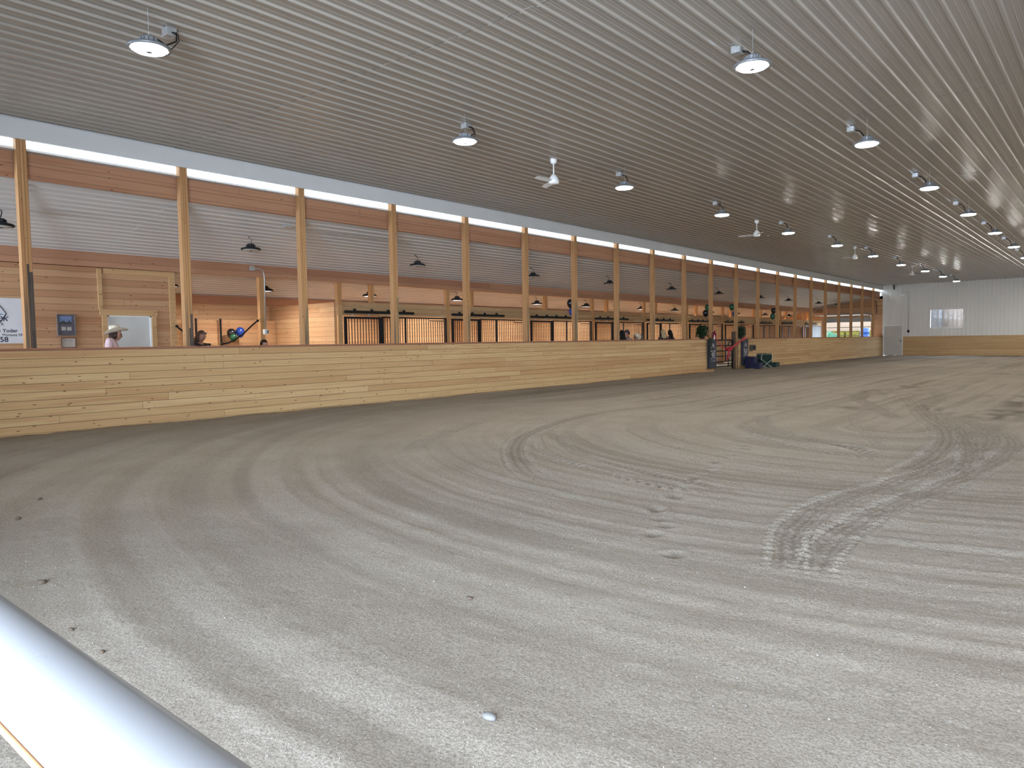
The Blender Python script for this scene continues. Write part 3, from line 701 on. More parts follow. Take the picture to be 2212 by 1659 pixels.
# stall row --------------------------------------------------------------------
DL = [12.68, 16.97, 21.10, 25.40, 29.65, 33.90, 38.20, 42.55, 46.85, 51.20]
pe = DL[0]-0.20
sh = MB().box(XS-0.07, XS-0.03, pe, YF, 2.14, 2.52)
struct(sh.build('wall_stallfront', M_header), 'header boards above the stall fronts', 'wall')
sp = MB()
for k, y in enumerate(DL):
    sp.box(XB, XS-0.10, y-0.24, y-0.18, -0.02, 2.50)
struct(sp.build('wall_partitions', M_stall), 'board partitions between the stalls', 'wall')
lb = MB()
for k, y in enumerate(DL):
    y1 = DL[k+1]-0.2 if k < 9 else 55.0
    lb.box(XS-0.08, XS-0.03, y+1.42, y1, 0, 1.22)
struct(lb.build('wall_stallbase', M_stall), 'board lower halves of the stall fronts', 'wall')

def stall_parts():
    pass
def make_door():
    t = thing('stall_door', 'x', 'stall door')
    w, h = 1.36, 2.06
    f = MB()
    for a in ((0, 0.09, 0, h), (w-0.11, w, 0, h), (0.09, w-0.11, 0, 0.06), (0.09, w-0.11, 1.16, 1.22), (0.09, w-0.11, h-0.06, h)):
        f.bbox(-0.025, 0.025, a[0], a[1], a[2], a[3], 0.004)
    f.build('door_frame', M_black, t)
    g = MB()
    for i in range(11): 
        yy = 0.09+(w-0.2)*(i+0.7)/11.4; g.tube([(0, yy, 1.2), (0, yy, h-0.05)], 0.0125, 6)
    g.build('bar_grille', M_black, t)
    MB().box(-0.012, 0.012, 0.08, w-0.1, 0.05, 1.17).build('door_panel', M_header, t)
    l = MB().bbox(0.025, 0.06, 0.02, 0.06, 0.95, 1.25, 0.004); l.build('latch', M_galv, t)
    hg = MB()
    for yy in (0.25, 0.85): hg.box(-0.008, 0.008, yy, yy+0.05, h, h+0.07); hg.tube([(-0.015, yy+0.025, h+0.06), (0.015, yy+0.025, h+0.06)], 0.022, 10)
    hg.build('roller_hanger', M_galv, t)
    return t
def make_track():
    t = thing('door_track', 'x', 'door track')
    MB().bbox(-0.02, 0.03, 0, 2.62, 0, 0.075, 0.008).build('rail', M_black, t)
    for i in range(4):
        MB().bbox(-0.03, 0.03, 0.32+i*0.62, 0.40+i*0.62, 0.05, 0.13, 0.01).build('bracket', M_black, t)
    return t
def make_grille(w):
    t = thing('stall_grille', 'x', 'stall grille')
    f = MB().bbox(-0.02, 0.02, 0, w, 0.86, 0.90, 0.004).bbox(-0.02, 0.02, 0, w, 0, 0.05, 0.004).bbox(-0.02, 0.02, 0, 0.05, 0, 0.9, 0.004).bbox(-0.02, 0.02, w-0.05, w, 0, 0.9, 0.004)
    f.bbox(-0.02, 0.02, w*0.33, w*0.33+0.055, 0, 0.9, 0.004)
    f.build('grille_frame', M_black, t)
    g = MB(); n = int(w/0.098)
    for i in range(1, n):
        yy = w*i/n; top = 0.80 if w*0.72 < yy < w-0.12 else 0.87
        g.tube([(0, yy, 0.03), (0, yy, top)], 0.0115, 6)
    g.build('bar_grille', M_black, t)
    MB().bbox(-0.015, 0.015, w*0.72, w-0.1, 0.79, 0.815, 0.003).build('feed_opening_bar', M_black, t)
    return t
WHO = ['nearest the office', 'second from the office', 'third from the office', 'behind the middle posts', 'behind the seated people', 'just left of the gate', 'seen through the gate', 'just right of the gate', 'second from the far door', 'nearest the far overhead door']
pd = make_door(); ptk = make_track()
for k, y in enumerate(DL):
    for (src, nm, loc) in ((pd, 'black barred sliding stall door', (XS+0.03, y, 0.04)), (ptk, 'black sliding door track with brackets', (XS+0.03, y+0.02, 2.20))):
        lab = '%s, %s' % (nm, WHO[k] if nm.endswith('door') else WHO[k].replace('seated people', 'blonde person'))
        if k == 0: src.location = loc; src['label'] = lab; src['group'] = 'stall doors' if src is pd else 'stall door tracks'
        else: dup(src, loc, 0, lab)
    w = (DL[k+1]-0.2 if k < 9 else 54.9)-(y+1.42)
    if k == 9:
        g9 = MB().bbox(XS-0.06, XS-0.02, y+1.5, 54.9, 0.02, 2.12, 0.004).build('door_3', M_slidegrey)
        struct(g9, 'plain grey sliding door at the far end of the stall row', 'door')
        continue
    gq = make_grille(w); gq.location = (XS-0.02, y+1.42, 1.22)
    tag(gq, 'black barred stall front panel, %s' % WHO[k], None, 'stall front grilles')
# stall front posts
pp = None
for k, y in enumerate([10.22]+DL):
    if pp is None:
        pp = MB().bbox(-0.06, 0.06, -0.07, 0.07, 0, 3.05, 0.004).build('stall_post', M_post2); o = pp
    else:
        o = pp.copy(); C.objects.link(o)
    o.location = (XS-0.06, y-0.11 if k else y-0.06, 0)
    if k == 1:
        MB().bbox(0.0605, 0.075, -0.08, 0.08, 0, 2.42, 0.003).build('post_facing', M_trimwood, o)['label'] = 'pale facing board'
    tag(o, 'timber post with conduit between the office and first stall' if k == 0 else 'timber post at the stall front, %s' % WHO[k-1], 'post', 'timber posts along the stall fronts')
# short upright jamb posts between the stall header and the beam
bp_ = None
for k, y in enumerate(DL):
    if bp_ is None:
        bp_ = MB().bbox(-0.06, 0.06, -0.07, 0.07, 0, 0.55, 0.004).build('jamb_post', M_post2); o = bp_
    else:
        o = bp_.copy(); C.objects.link(o)
    o.location = (XS-0.14, y+1.12, 2.50)
    tag(o, 'short orange-lit post between the beam and the stall header, %s' % WHO[k], 'post', 'short timber posts above the stall doors')
# ------------------------------------------------------------------ lamps
def make_lamp(lens, housing, lit=True, box=True, deep=False):
    """UFO high bay: origin at the lens centre"""
    t = thing('high_bay_lamp', 'x', 'lamp')
    MB().lathe([(0.165, 0.02 if deep else -0.004), (0.205, -0.012), (0.212, 0.004), (0.205, 0.018), (0.17, 0.034), (0.10, 0.05), (0.06, 0.055), (0.02, 0.056)], n=32).build('reflector_rim', housing, t, True)
    if deep:
        MB().lathe([(0.11, 0.012), (0.108, 0.010), (0.03, 0.010)], n=24).build('lens', lens, t, True)
        MB().tube([(0.208*math.cos(2*PI*k/32), 0.208*math.sin(2*PI*k/32), -0.018) for k in range(33)], 0.016, 6).build('rim_lip', housing, t, True)
    else:
        MB().lathe([(0.166, -0.010), (0.155, -0.022), (0.12, -0.030), (0.045, -0.033), (0.03, -0.032)], n=32).build('lens', lens, t, True)
        MB().lathe([(0.032, -0.040), (0.034, -0.028)], n=14).build('sensor_cap', housing, t)
    hs = MB().lathe([(0.072, 0.045), (0.078, 0.06), (0.078, 0.105), (0.06, 0.12), (0.03, 0.125)], n=16)
    for k in range(12):
        a = 2*PI*k/12; c, s = math.cos(a), math.sin(a)
        n = len(hs.v)
        hs.tube([(0.07*c, 0.07*s, 0.05), (0.105*c, 0.105*s, 0.05)], 0.008, 4); hs.tube([(0.085*c, 0.085*s, 0.045), (0.085*c, 0.085*s, 0.10)], 0.010, 4)
    hs.build('heat_sink', housing, t)
    MB().tube([(0, 0, 0.12), (0, 0, 0.15), (0.012, 0, 0.17), (0, 0, 0.19), (-0.012, 0, 0.17), (0, 0, 0.155)], 0.004, 6).tube([(0, 0, 0.19), (0.004, 0, 0.30), (0, 0, 0.41)], 0.003, 5).build('hook_chain', M_galv, t)
    if box:
        bx, by = -0.34, 0.38
        MB().bbox(bx-0.06, bx+0.06, by-0.06, by+0.06, 0.33, 0.42, 0.006).build('junction_box', M_galv, t)
        MB().tube([(bx+0.05, by, 0.36), (bx+0.12, by+0.02, 0.34), (bx+0.20, by-0.02, 0.22), (bx+0.22, by-0.15, 0.13), (0.02, 0.10, 0.11), (0.0, 0.05, 0.115)], 0.008, 6).build('power_cord', M_black, t)
        MB().tube([(bx+0.05, by+0.02, 0.35), (bx+0.14, by+0.03, 0.32), (bx+0.21, by, 0.22), (bx+0.22, by-0.08, 0.12), (0.02, 0.17, 0.03)], 0.005, 6).build('control_cord', M_black, t)
    else:
        MB().tube([(0, 0.0, 0.12), (-0.02, 0.03, 0.2), (-0.12, 0.06, 0.27), (-0.2, 0.06, 0.30)], 0.008, 6).build('power_cord', M_black, t)
    return t
LA = [(5.12,3.5),(5.09,8.25),(5.08,12.91),(5.14,17.44),(5.23,21.84),(5.39,26.02),(5.41,30.5),(5.38,35.21),(5.50,39.5),(5.50,43.86),(5.44,48.21)]
LB = [(9.61,8.26),(9.67,12.79),(9.70,17.48),(9.76,21.98),(9.80,26.55),(9.81,31.24)]
LC = []
lp = make_lamp(M_led, M_lampgrey)
for i, (x, y) in enumerate(LA+LB+LC):
    if i < len(LA): lab = 'lit round high bay lamp, %s from the near end of the left row' % ORD[i]
    else: lab = 'lit round high bay lamp, %s from the near end of the right row' % ORD[i-len(LA)]
    z = 4.405
    if i == 0: lp.location = (x, y, z); lp['label'] = lab; lp['group'] = 'lit high bay lamps under the arena ceiling'
    else: dup(lp, (x, y, z), 0, lab)
for i, y in enumerate([3.62, 12.9, 17.4, 22.0, 26.6, 31.2, 36, 41, 46, 51]):        # the third row hangs out of the picture to the right
    dup(lp, (14.3, y, 4.405), 0, 'lit round high bay lamp, %s of the row beyond the right edge' % ORD[i])
for i, y in enumerate([19.5, 24.2, 29, 33.7, 38.4, 43.1, 47.8, 52.0]):  # extra row added over the far half to brighten the far end
    dup(lp, (17.6, y, 4.405), 0, 'added high bay lamp, %s of an unseen extra row beyond the right edge' % ORD[i])
for i, (x, y) in enumerate([(9.75, 36.0), (9.75, 40.7), (9.75, 45.4), (9.75, 50.1)]):
    dup(lp, (x, y, 4.405), 0, 'lit round high bay lamp, %s of the right row beyond the edge' % ORD[i])
la = make_lamp(M_lensoff, M_lampblack, False, False)
AL = [3.95, 8.59, 13.5, 18.51, 23.06, 27.88, 32.52, 37.6, 41.75, 47.02, 50.88]
for i, y in enumerate(AL):
    lab = 'unlit black high bay lamp, %s along the aisle ceiling' % ORD[i]
    p = (-1.76, y, lean_z(-1.76)-0.335)
    if i == 0: la.location = p; la['label'] = lab; la['group'] = 'black lamps over the aisle'
    else: dup(la, p, 0, lab)
ls = make_lamp(M_warm, M_lampblack, True, False, True)
SL = [8.34, 10.98, 14.6, 18.5, 23.07, 26.56, 31.29, 34.74, 39.01, 42.66, 47.21, 51.6]
lo = None
for i, y in enumerate(SL):
    lab = 'black high bay lamp, %s in the row over the stalls' % ORD[i]
    p = (-5.2, y, lean_z(-5.2)-0.335)
    if i < 2:
        if i == 0:
            lo = make_lamp(M_dimwarm, M_lampblack, True, False, True); lo.location = p; lo['label'] = lab; lo['group'] = 'black lamps over the stalls'
        else: dup(lo, p, 0, lab)
    elif i == 2: ls.location = p; ls['label'] = lab; ls['group'] = 'black lamps over the stalls'
    else: dup(ls, p, 0, lab)

# ------------------------------------------------------------------ ceiling fans
def make_fan():
    t = thing('ceiling_fan', 'x', 'fan')
    MB().lathe([(0.07, 0.44), (0.075, 0.43), (0.07, 0.36), (0.045, 0.335), (0.02, 0.33)], n=20).build('canopy', M_white, t, True)
    MB().tube([(0, 0, 0.34), (0, 0, 0.10)], 0.014, 10).build('downrod', M_white, t, True)
    MB().lathe([(0.03, 0.14), (0.06, 0.11), (0.10, 0.06), (0.115, 0.02), (0.115, -0.02), (0.10, -0.045), (0.04, -0.055)], n=24).build('motor_housing', M_white, t, True)
    for k in range(3):
        a = 2*PI*k/3+0.5; b = MB(); n = 6
        for i in range(n):
            r0 = 0.11+0.5*i/n; r1 = 0.11+0.5*(i+1)/n
            w0 = 0.035+0.035*math.sin(PI*(0.15+0.75*i/n)); w1 = 0.035+0.035*math.sin(PI*(0.15+0.75*(i+1)/n))
            for (za, zb) in ((0.004, 0.004), (-0.004, -0.004)):
                b.quad((r0, -w0, za-0.012), (r1, -w1, za-0.012), (r1, w1, zb+0.012), (r0, w0, zb+0.012))
        b.build('blade', M_white, t, False, None, (0, 0, a))
    return t
fan = make_fan()
fan.scale = (0.88, 0.88, 1.0)
for i, (x, y) in enumerate([(4.42, 11.41), (4.44, 21.44), (4.77, 30.44), (4.69, 40.76)]):
    lab = 'white three-blade ceiling fan, %s from the near end' % ORD[i]
    p = (x, y, ZC-0.44)
    if i == 0: fan.location = p; fan['label'] = lab; fan['group'] = 'ceiling fans in the arena'
    else: dup(fan, p, 0.7*i, lab)

# ------------------------------------------------------------------ pixel ray -> point on an upright plane (used to seat small things)
def on_x(u, v, x):
    a = ((u-W_PX/2)/F_PX, (v-1659/2)/F_PX, 1.0)
    d = [sum(a[i]*ROT[i][j] for i in range(3)) for j in range(3)]
    t = (x-CAM[0])/d[0]
    return (x, CAM[1]+d[1]*t, CAM[2]+d[2]*t)

# ------------------------------------------------------------------ far end of the aisle: wall, overhead door, yard outside
OX0, OX1, OZ = -3.73, -0.73, 2.60
fa = MB()
def slant(x0, x1, z0):
    fa.prism([(x0, z0), (x1, z0), (x1, lean_z(x1)+0.06), (x0, lean_z(x0)+0.06)], 'y', YF, YF+0.12)
slant(XB, OX0, -0.05); slant(OX0, OX1, OZ); slant(OX1, 0.0, -0.05)
struct(fa.build('wall_aislefar', M_office), 'pine board end wall above the overhead door', 'wall')
od = thing('overhead_door', 'raised white overhead door at the far end of the aisle', 'overhead door', ((OX0+OX1)/2, YF-0.06, 0))
hw_ = (OX1-OX0)/2
pn = MB().prism([(-0.02, 2.37), (0.02, 2.36), (-0.10, 2.66), (-0.14, 2.66)], 'x', -hw_-0.03, hw_+0.03)
pn.build('bottom_section', M_slidegrey, od)['label'] = 'grey lowest door section'
hs = MB()
for i in range(4):
    hs.bbox(-hw_-0.03, hw_+0.03, -0.72-i*0.56, -0.17-i*0.56, 2.80+i*0.0, 2.845, 0.01)
hs.build('raised_section', M_white, od)
tr = MB()
for sx in (-hw_-0.08, hw_+0.05):
    tr.tube([(sx, 0.03, 0.05), (sx, 0.03, 2.3), (sx, -0.05, 2.62), (sx, -0.25, 2.82), (sx, -2.8, 2.86)], 0.025, 6)
tr.build('track', M_galv, od)
br = MB()
for sx in (-hw_-0.08, hw_+0.05):
    br.tube([(sx, -2.7, 2.86), (sx, -2.7, 3.25)], 0.016, 5).tube([(sx, -2.7, 2.95), (sx+0.3*(1 if sx < 0 else -1), -2.7, 3.3)], 0.014, 5)
br.build('hanger_bracket', M_galv, od)
MB().tube([(-hw_-0.1, -0.12, 2.95), (hw_+0.1, -0.12, 2.95)], 0.03, 8).build('torsion_bar', M_galv, od)
struct(MB().box(OX0-0.10, OX0, YF-0.04, YF+0.14, 0, OZ).box(OX1, OX1+0.10, YF-0.04, YF+0.14, 0, OZ).box(OX0-0.1, OX1+0.1, YF-0.04, YF+0.14, OZ, OZ+0.1).build('trim_17', M_trimwood), 'door jamb boards of the overhead door', 'trim')
# yard
M_yard = plain('sunlit_yard_dirt', (0.028, 0.022, 0.013), 0.95, 0, 0.0, 0.15, 0.6)
M_hill = plain('dry_grass_hill', (0.030, 0.021, 0.0145), 0.95, 0, 0.0, 0.2, 0.08)
struct(MB().box(-60, 60, YF+0.15, 130, -0.25, -0.06).build('ground_yard', M_yard), 'bright dirt yard outside the overhead door', 'ground')
hl = MB(); n = 24
for i in range(n):
    for j in range(6):
        def hp(i, j): return (-70+140*i/n, 100+6*j, -0.1+(3.4*j/6+4.0*(j/6)**2)*(0.8+0.25*math.sin(i*0.9)))
        hl.quad(hp(i, j), hp(i+1, j), hp(i+1, j+1), hp(i, j+1))
struct(hl.build('hills', M_hill, None, True), 'pale dry hillside beyond the yard', 'hill')
M_blue = plain('blue_plastic', (0.003, 0.011, 0.040), 0.6, 0, 0.1, 0.05, 3)
M_green = plain('green_tarp', (0.007, 0.020, 0.010), 0.8, 0, 0.05, 0.25, 3)
M_yellow = plain('yellow_hay', (0.033, 0.027, 0.006), 0.9, 0, 0.0, 0.2, 5)
bz = None
for i, z in enumerate((0.05, 0.98)):
    b_ = MB().lathe([(0.27, 0), (0.29, 0.02), (0.29, 0.28), (0.305, 0.30), (0.29, 0.32), (0.29, 0.58), (0.305, 0.6), (0.29, 0.62), (0.29, 0.87), (0.27, 0.89), (0.25, 0.885)], n=24)
    t = thing('barrel', 'blue plastic barrel in the yard, %s one of the stack' % ('lower' if i == 0 else 'upper'), 'barrel', (-2.78, 61.5, (-0.06, 0.975)[i]), 0, 'blue barrels in the yard')
    t.scale = (1.15, 1.15, 1.15)
    b_.build('drum', M_blue, t, True); MB().lathe([(0.03, 0.88), (0.03, 0.905)], c=(0.12, 0, 0), n=10).build('bung', M_white, t)
tp = MB(); n = 14
bm = bmesh.new(); bmesh.ops.create_icosphere(bm, subdivisions=3, radius=1)
for v in bm.verts:
    d = 1+0.25*noise.noise(v.co*2.3); v.co = Vector((v.co.x*0.9*d, v.co.y*0.7*d, max(-0.0, v.co.z)*1.75*d))
tp.add_bm(bm); t = tp.build('tarp_heap', M_green, None, True, (-6.15, 64.5, -0.06)); tag(t, 'green tarp-covered heap in the yard by the door opening', 'heap')
M_fence = plain('dull_fence_pipe', (0.012, 0.010, 0.006), 0.9, 0, 0.0)
fp = thing('pipe_fence', 'thin metal pipe corral fence across the yard', 'fence', (-5, 66.5, -0.06))
for z in (0.6, 1.05, 1.5, 1.85, 2.2): MB().tube([(-8, 0, z), (8, 0, z)], 0.03, 6).build('rail', M_fence, fp)
for i in range(7): MB().tube([(-8+i*2.6, 0, 0), (-8+i*2.6, 0, 2.32)], 0.045, 6).build('post', M_fence, fp)
hb_ = None
for i in range(3):
    t = MB().bbox(-0.55, 0.55, -0.5, 0.5, 0, 1.92, 0.06).build('hay_bale', M_yellow) if hb_ is None else hb_.copy()
    if hb_ is None: hb_ = t
    else: C.objects.link(t)
    t.location = (-6.7+i*1.25, 68.5, -0.06); tag(t, 'yellow hay bale on the rack beyond the fence, %s of three' % ('left', 'middle', 'right')[i], 'hay bale', 'hay bales in the yard')
# bright lounge seen through the far window
M_beige = plain('beige_plaster', (0.055, 0.039, 0.028), 0.7, 0, 0.3, 0.06, 2)
M_stone = plain('grey_stone_veneer', (0.030, 0.025, 0.022), 0.8, 0, 0.3, 0.35, 9, 0.5, 12)
struct(MB().box(1.4, 8, 58.2, 58.3, -0.1, 3.4).box(2.6, 6, 57.6, 57.75, 1.5, 1.72).build('wall_lounge', M_beige), 'beige wall seen through the far window', 'wall')
struct(MB().box(1.4, 3.10, 57.0, 58.2, -0.1, 3.4).build('wall_stone', M_stone), 'grey stone pier seen through the left of the far window', 'wall')

# fixtures on the far wall
t = thing('conduit', 'thin conduit running down the far wall to a dark switch box', 'conduit', (1.62, YF-0.03, 1.62))
MB().tube([(-0.28, 0, 2.65), (-0.02, 0, 2.65), (0, 0, 2.6), (0, 0, 0.1)], 0.012, 6).build('pipe', M_galv, t)
MB().bbox(-0.06, 0.06, -0.05, 0.02, -0.07, 0.11, 0.006).build('switch_box', M_black, t)
t = thing('emergency_light', 'small white twin-head emergency light high on the far wall', 'light', (1.23, YF-0.03, 4.05))
MB().bbox(-0.12, 0.12, -0.07, 0.02, 0, 0.1, 0.01).build('housing', M_white, t)
for sx in (-0.07, 0.07): MB().lathe([(0.05, -0.05), (0.055, -0.01), (0.03, 0.02)], n=12).build('lamp_head', M_white, t, True, (sx, -0.06, 0.12), (PI/2.5, 0, 0))
MB().tube([(0, 0, 0.1), (0, 0, 0.5)], 0.01, 5).build('wire', M_galv, t)
tag(MB().bbox(0.68, 0.75, YF-0.10, YF-0.03, 4.50, 4.82, 0.005).build('cable_duct', M_black), 'short dark duct hanging from the ceiling near the far corner', 'duct')
cb_ = MB().tube([(-0.3, YF-1.6, 3.82), (-0.33, YF-0.4, 3.75), (-0.35, YF-0.15, 3.3), (-0.35, YF-0.1, 2.9)], 0.02, 6).build('door_cable', M_black); tag(cb_, 'dark cable dropping beside the overhead door', 'cable')

# ------------------------------------------------------------------ near gate rail
M_rail, nt, b = newmat('pale_galvanised_pipe')
b.inputs['Base Color'].default_value = (0.165, 0.165, 0.17, 1); b.inputs['Metallic'].default_value = 0.2; b.inputs['Roughness'].default_value = 0.28
tn = nt.nodes.new('ShaderNodeTexNoise'); tn.inputs['Scale'].default_value = 14; tc = nt.nodes.new('ShaderNodeTexCoord'); nt.links.new(tc.outputs['Object'], tn.inputs['Vector'])
rr = nt.nodes.new('ShaderNodeMapRange'); rr.inputs[3].default_value = 0.2; rr.inputs[4].default_value = 0.42; nt.links.new(tn.outputs['Fac'], rr.inputs[0]); nt.links.new(rr.outputs[0], b.inputs['Roughness'])
M_orange = plain('orange_strip', (0.62, 0.26, 0.11), 0.5, 0.2, 0.5, 0.2, 30)
g = thing('gate_rail', 'pale shiny pipe rail of the near gate, close to the camera', 'gate rail', (9.6, 0.164, 0.0))
MB().tube([(-4.4, 0, 1.076), (4.6, 0, 1.076)], 0.03, 32).build('top_rail', M_rail, g, True)
for z in (0.66, 0.3): MB().tube([(-4.4, 0, z), (4.6, 0, z)], 0.02, 12).build('lower_rail', M_rail, g, True)
for x in (-4.4, 4.6): MB().tube([(x, 0, 0.02), (x, 0, 1.10)], 0.035, 16).build('gate_post', M_rail, g, True)
MB().tube([(-4.4, -0.0265, 1.076-0.0185), (4.6, -0.0265, 1.076-0.0185)], 0.0022, 8).build('orange_line', M_orange, g, True)['label'] = 'thin orange line under the rail'  # thin orange line along the lower near edge of the rail

# ------------------------------------------------------------------ lettering helper
def lettering(txt, size, mat, parent, loc, align='LEFT', shear=0.0, bold=0.0, name='lettering'):
    """text facing +x, reading towards +y"""
    cu = bpy.data.curves.new(name, 'FONT'); cu.body = txt; cu.size = size; cu.align_x = align; cu.shear = shear; cu.offset = bold; cu.extrude = 0.0006; cu.resolution_u = 3
    tmp = bpy.data.objects.new('tmp_text', cu); C.objects.link(tmp)
    dg = bpy.context.evaluated_depsgraph_get()
    me = bpy.data.meshes.new_from_object(tmp.evaluated_get(dg)); bpy.data.objects.remove(tmp)
    me.name = name; me.materials.clear(); me.materials.append(mat)
    o = bpy.data.objects.new(name, me); C.objects.link(o); o.parent = parent; o.location = loc; o.rotation_euler = (PI/2, 0, PI/2)
    return o
M_vinyl = plain('white_vinyl', (0.66, 0.66, 0.68), 0.45, 0, 0.4, 0.04, 4)
M_ink = plain('dark_navy_ink', (0.02, 0.025, 0.06), 0.6, 0, 0.3, 0.05, 5)
M_river = plain('blue_ink', (0.12, 0.27, 0.40), 0.6, 0, 0.3, 0.05, 5)
def emblem(parent, cy, cz, s, x, ink, river, ground=None):
    """mountain over a shield-shaped outline with a river band"""
    b = MB()
    out = [(-0.5, 0.0), (-0.42, 0.18), (-0.25, 0.42), (-0.08, 0.60), (0.06, 0.55), (0.2, 0.42), (0.36, 0.22), (0.5, 0.0), (0.36, -0.22), (0.2, -0.44), (0.0, -0.60), (-0.2, -0.44), (-0.36, -0.22), (-0.5, 0.0)]
    b.tube([(x, cy+u*s, cz+v*s) for u, v in out], 0.016*s, 5)
    pk = [(-0.30, 0.36), (-0.08, 0.60), (0.06, 0.55), (0.30, 0.30), (0.22, 0.20), (0.16, 0.27), (0.08, 0.14), (0.02, 0.30), (-0.06, 0.16), (-0.14, 0.34), (-0.22, 0.22)]
    b.prism([(cy+u*s, cz+v*s) for u, v in pk], 'x', x-0.0005, x+0.001)
    b.build('emblem', ink, parent)
    MB().prism([(cy+u*s, cz+v*s) for u, v in ((-0.44, -0.02), (-0.2, 0.06), (0.1, 0.04), (0.44, -0.03), (0.2, -0.08), (-0.1, -0.09))], 'x', x-0.0005, x+0.001).build('river_band', river, parent)

# office signs
sg = thing('wall_sign', 'white vinyl sign with mountain logo on the office wall, cut off by the left edge', 'sign', (XS-0.03, 0, 0))
MB().bbox(0, 0.012, 3.35, 4.86, 1.43, 2.33, 0.003).build('panel', M_vinyl, sg)
emblem(sg, 4.29, 2.02, 0.56, 0.0135, M_ink, M_river)
lettering('ek', 0.20, M_ink, sg, (0.0135, 4.40, 1.875), 'LEFT', 0.3)
lettering('R', 0.075, M_ink, sg, (0.0135, 4.475, 1.785), 'LEFT')
lettering('Yoder', 0.10, M_ink, sg, (0.0135, 4.495, 1.65), 'LEFT', 0, 0.0015)
lettering('o', 0.10, M_ink, sg, (0.0135, 4.405, 1.65), 'LEFT', 0, 0.0015)
lettering('Montana 597', 0.072, M_ink, sg, (0.0135, 4.485, 1.575), 'LEFT')
lettering('58', 0.145, M_ink, sg, (0.0135, 4.44, 1.46), 'LEFT', 0, 0.002)
def frame(name, label, y0, y1, z0, z1, w, mat):
    t = thing(name, label, 'picture frame', (XS-0.03, 0, 0))
    f = MB().bbox(0, 0.03, y0, y1, z0, z0+w, 0.003).bbox(0, 0.03, y0, y1, z1-w, z1, 0.003).bbox(0, 0.03, y0, y0+w, z0+w, z1-w, 0.003).bbox(0, 0.03, y1-w, y1, z0+w, z1-w, 0.003)
    f.build('frame', mat, t); return t
M_weath = plain('weathered_barnwood', (0.20, 0.165, 0.145), 0.8, 0, 0.2, 0.3, 14)
M_mat = plain('grey_mat_board', (0.12, 0.11, 0.13), 0.7, 0, 0.2, 0.1, 5)
M_skyp = plain('blue_sky_print', (0.17, 0.24, 0.42), 0.5, 0, 0.3, 0.15, 8)
M_landp = plain('dark_land_print', (0.05, 0.055, 0.05), 0.5, 0, 0.3, 0.5, 30)
M_pale = plain('pale_print', (0.42, 0.40, 0.38), 0.5, 0, 0.3, 0.3, 25)
t = frame('picture_frame', 'weathered wood frame holding one large and two small photos, on the office wall', 5.45, 5.81, 1.575, 2.03, 0.022, M_weath)
MB().box(0, 0.012, 5.46, 5.80, 1.59, 2.02).build('mat_board', M_mat, t)
MB().box(0.012, 0.014, 5.505, 5.735, 1.82, 1.985).build('photo', M_skyp, t)['label'] = 'large landscape photo'
lb_ = MB()
rp = [5.505, 5.54, 5.56, 5.575, 5.59, 5.61, 5.64, 5.67, 5.69, 5.71, 5.735]; rz_ = [1.855, 1.868, 1.90, 1.878, 1.905, 1.87, 1.865, 1.88, 1.905, 1.87, 1.86]
lb_.prism([(5.505, 1.82)]+list(zip(rp, rz_))[::1]+[(5.735, 1.82)], 'x', 0.0142, 0.0152); lb_.build('photo_land', M_landp, t)
for y0 in (5.535, 5.64): MB().box(0.012, 0.014, y0, y0+0.085, 1.69, 1.765).build('photo', M_pale, t)['label'] = 'small pale photo'
t = frame('certificate', 'red-brown framed certificate hung just below the photo frame', 5.51, 5.80, 1.32, 1.545, 0.02, plain('red_brown_frame', (0.16, 0.075, 0.05), 0.5))
MB().box(0, 0.012, 5.52, 5.79, 1.33, 1.535).build('paper', plain('cream_paper', (0.50, 0.46, 0.40), 0.7, 0, 0.2, 0.04, 5), t)
M_faint = plain('grey_green_print', (0.27, 0.26, 0.22), 0.7)
cl = MB()
for (z, y0, y1, h) in ((1.475, 5.575, 5.735, 0.022), (1.445, 5.58, 5.73, 0.008), (1.415, 5.59, 5.72, 0.006), (1.395, 5.60, 5.71, 0.005)):
    yy = y0
    while yy < y1: 
        cl.box(0.012, 0.0128, yy, yy+0.012, z, z+h); yy += 0.017
cl.build('print_lines', M_faint, t)

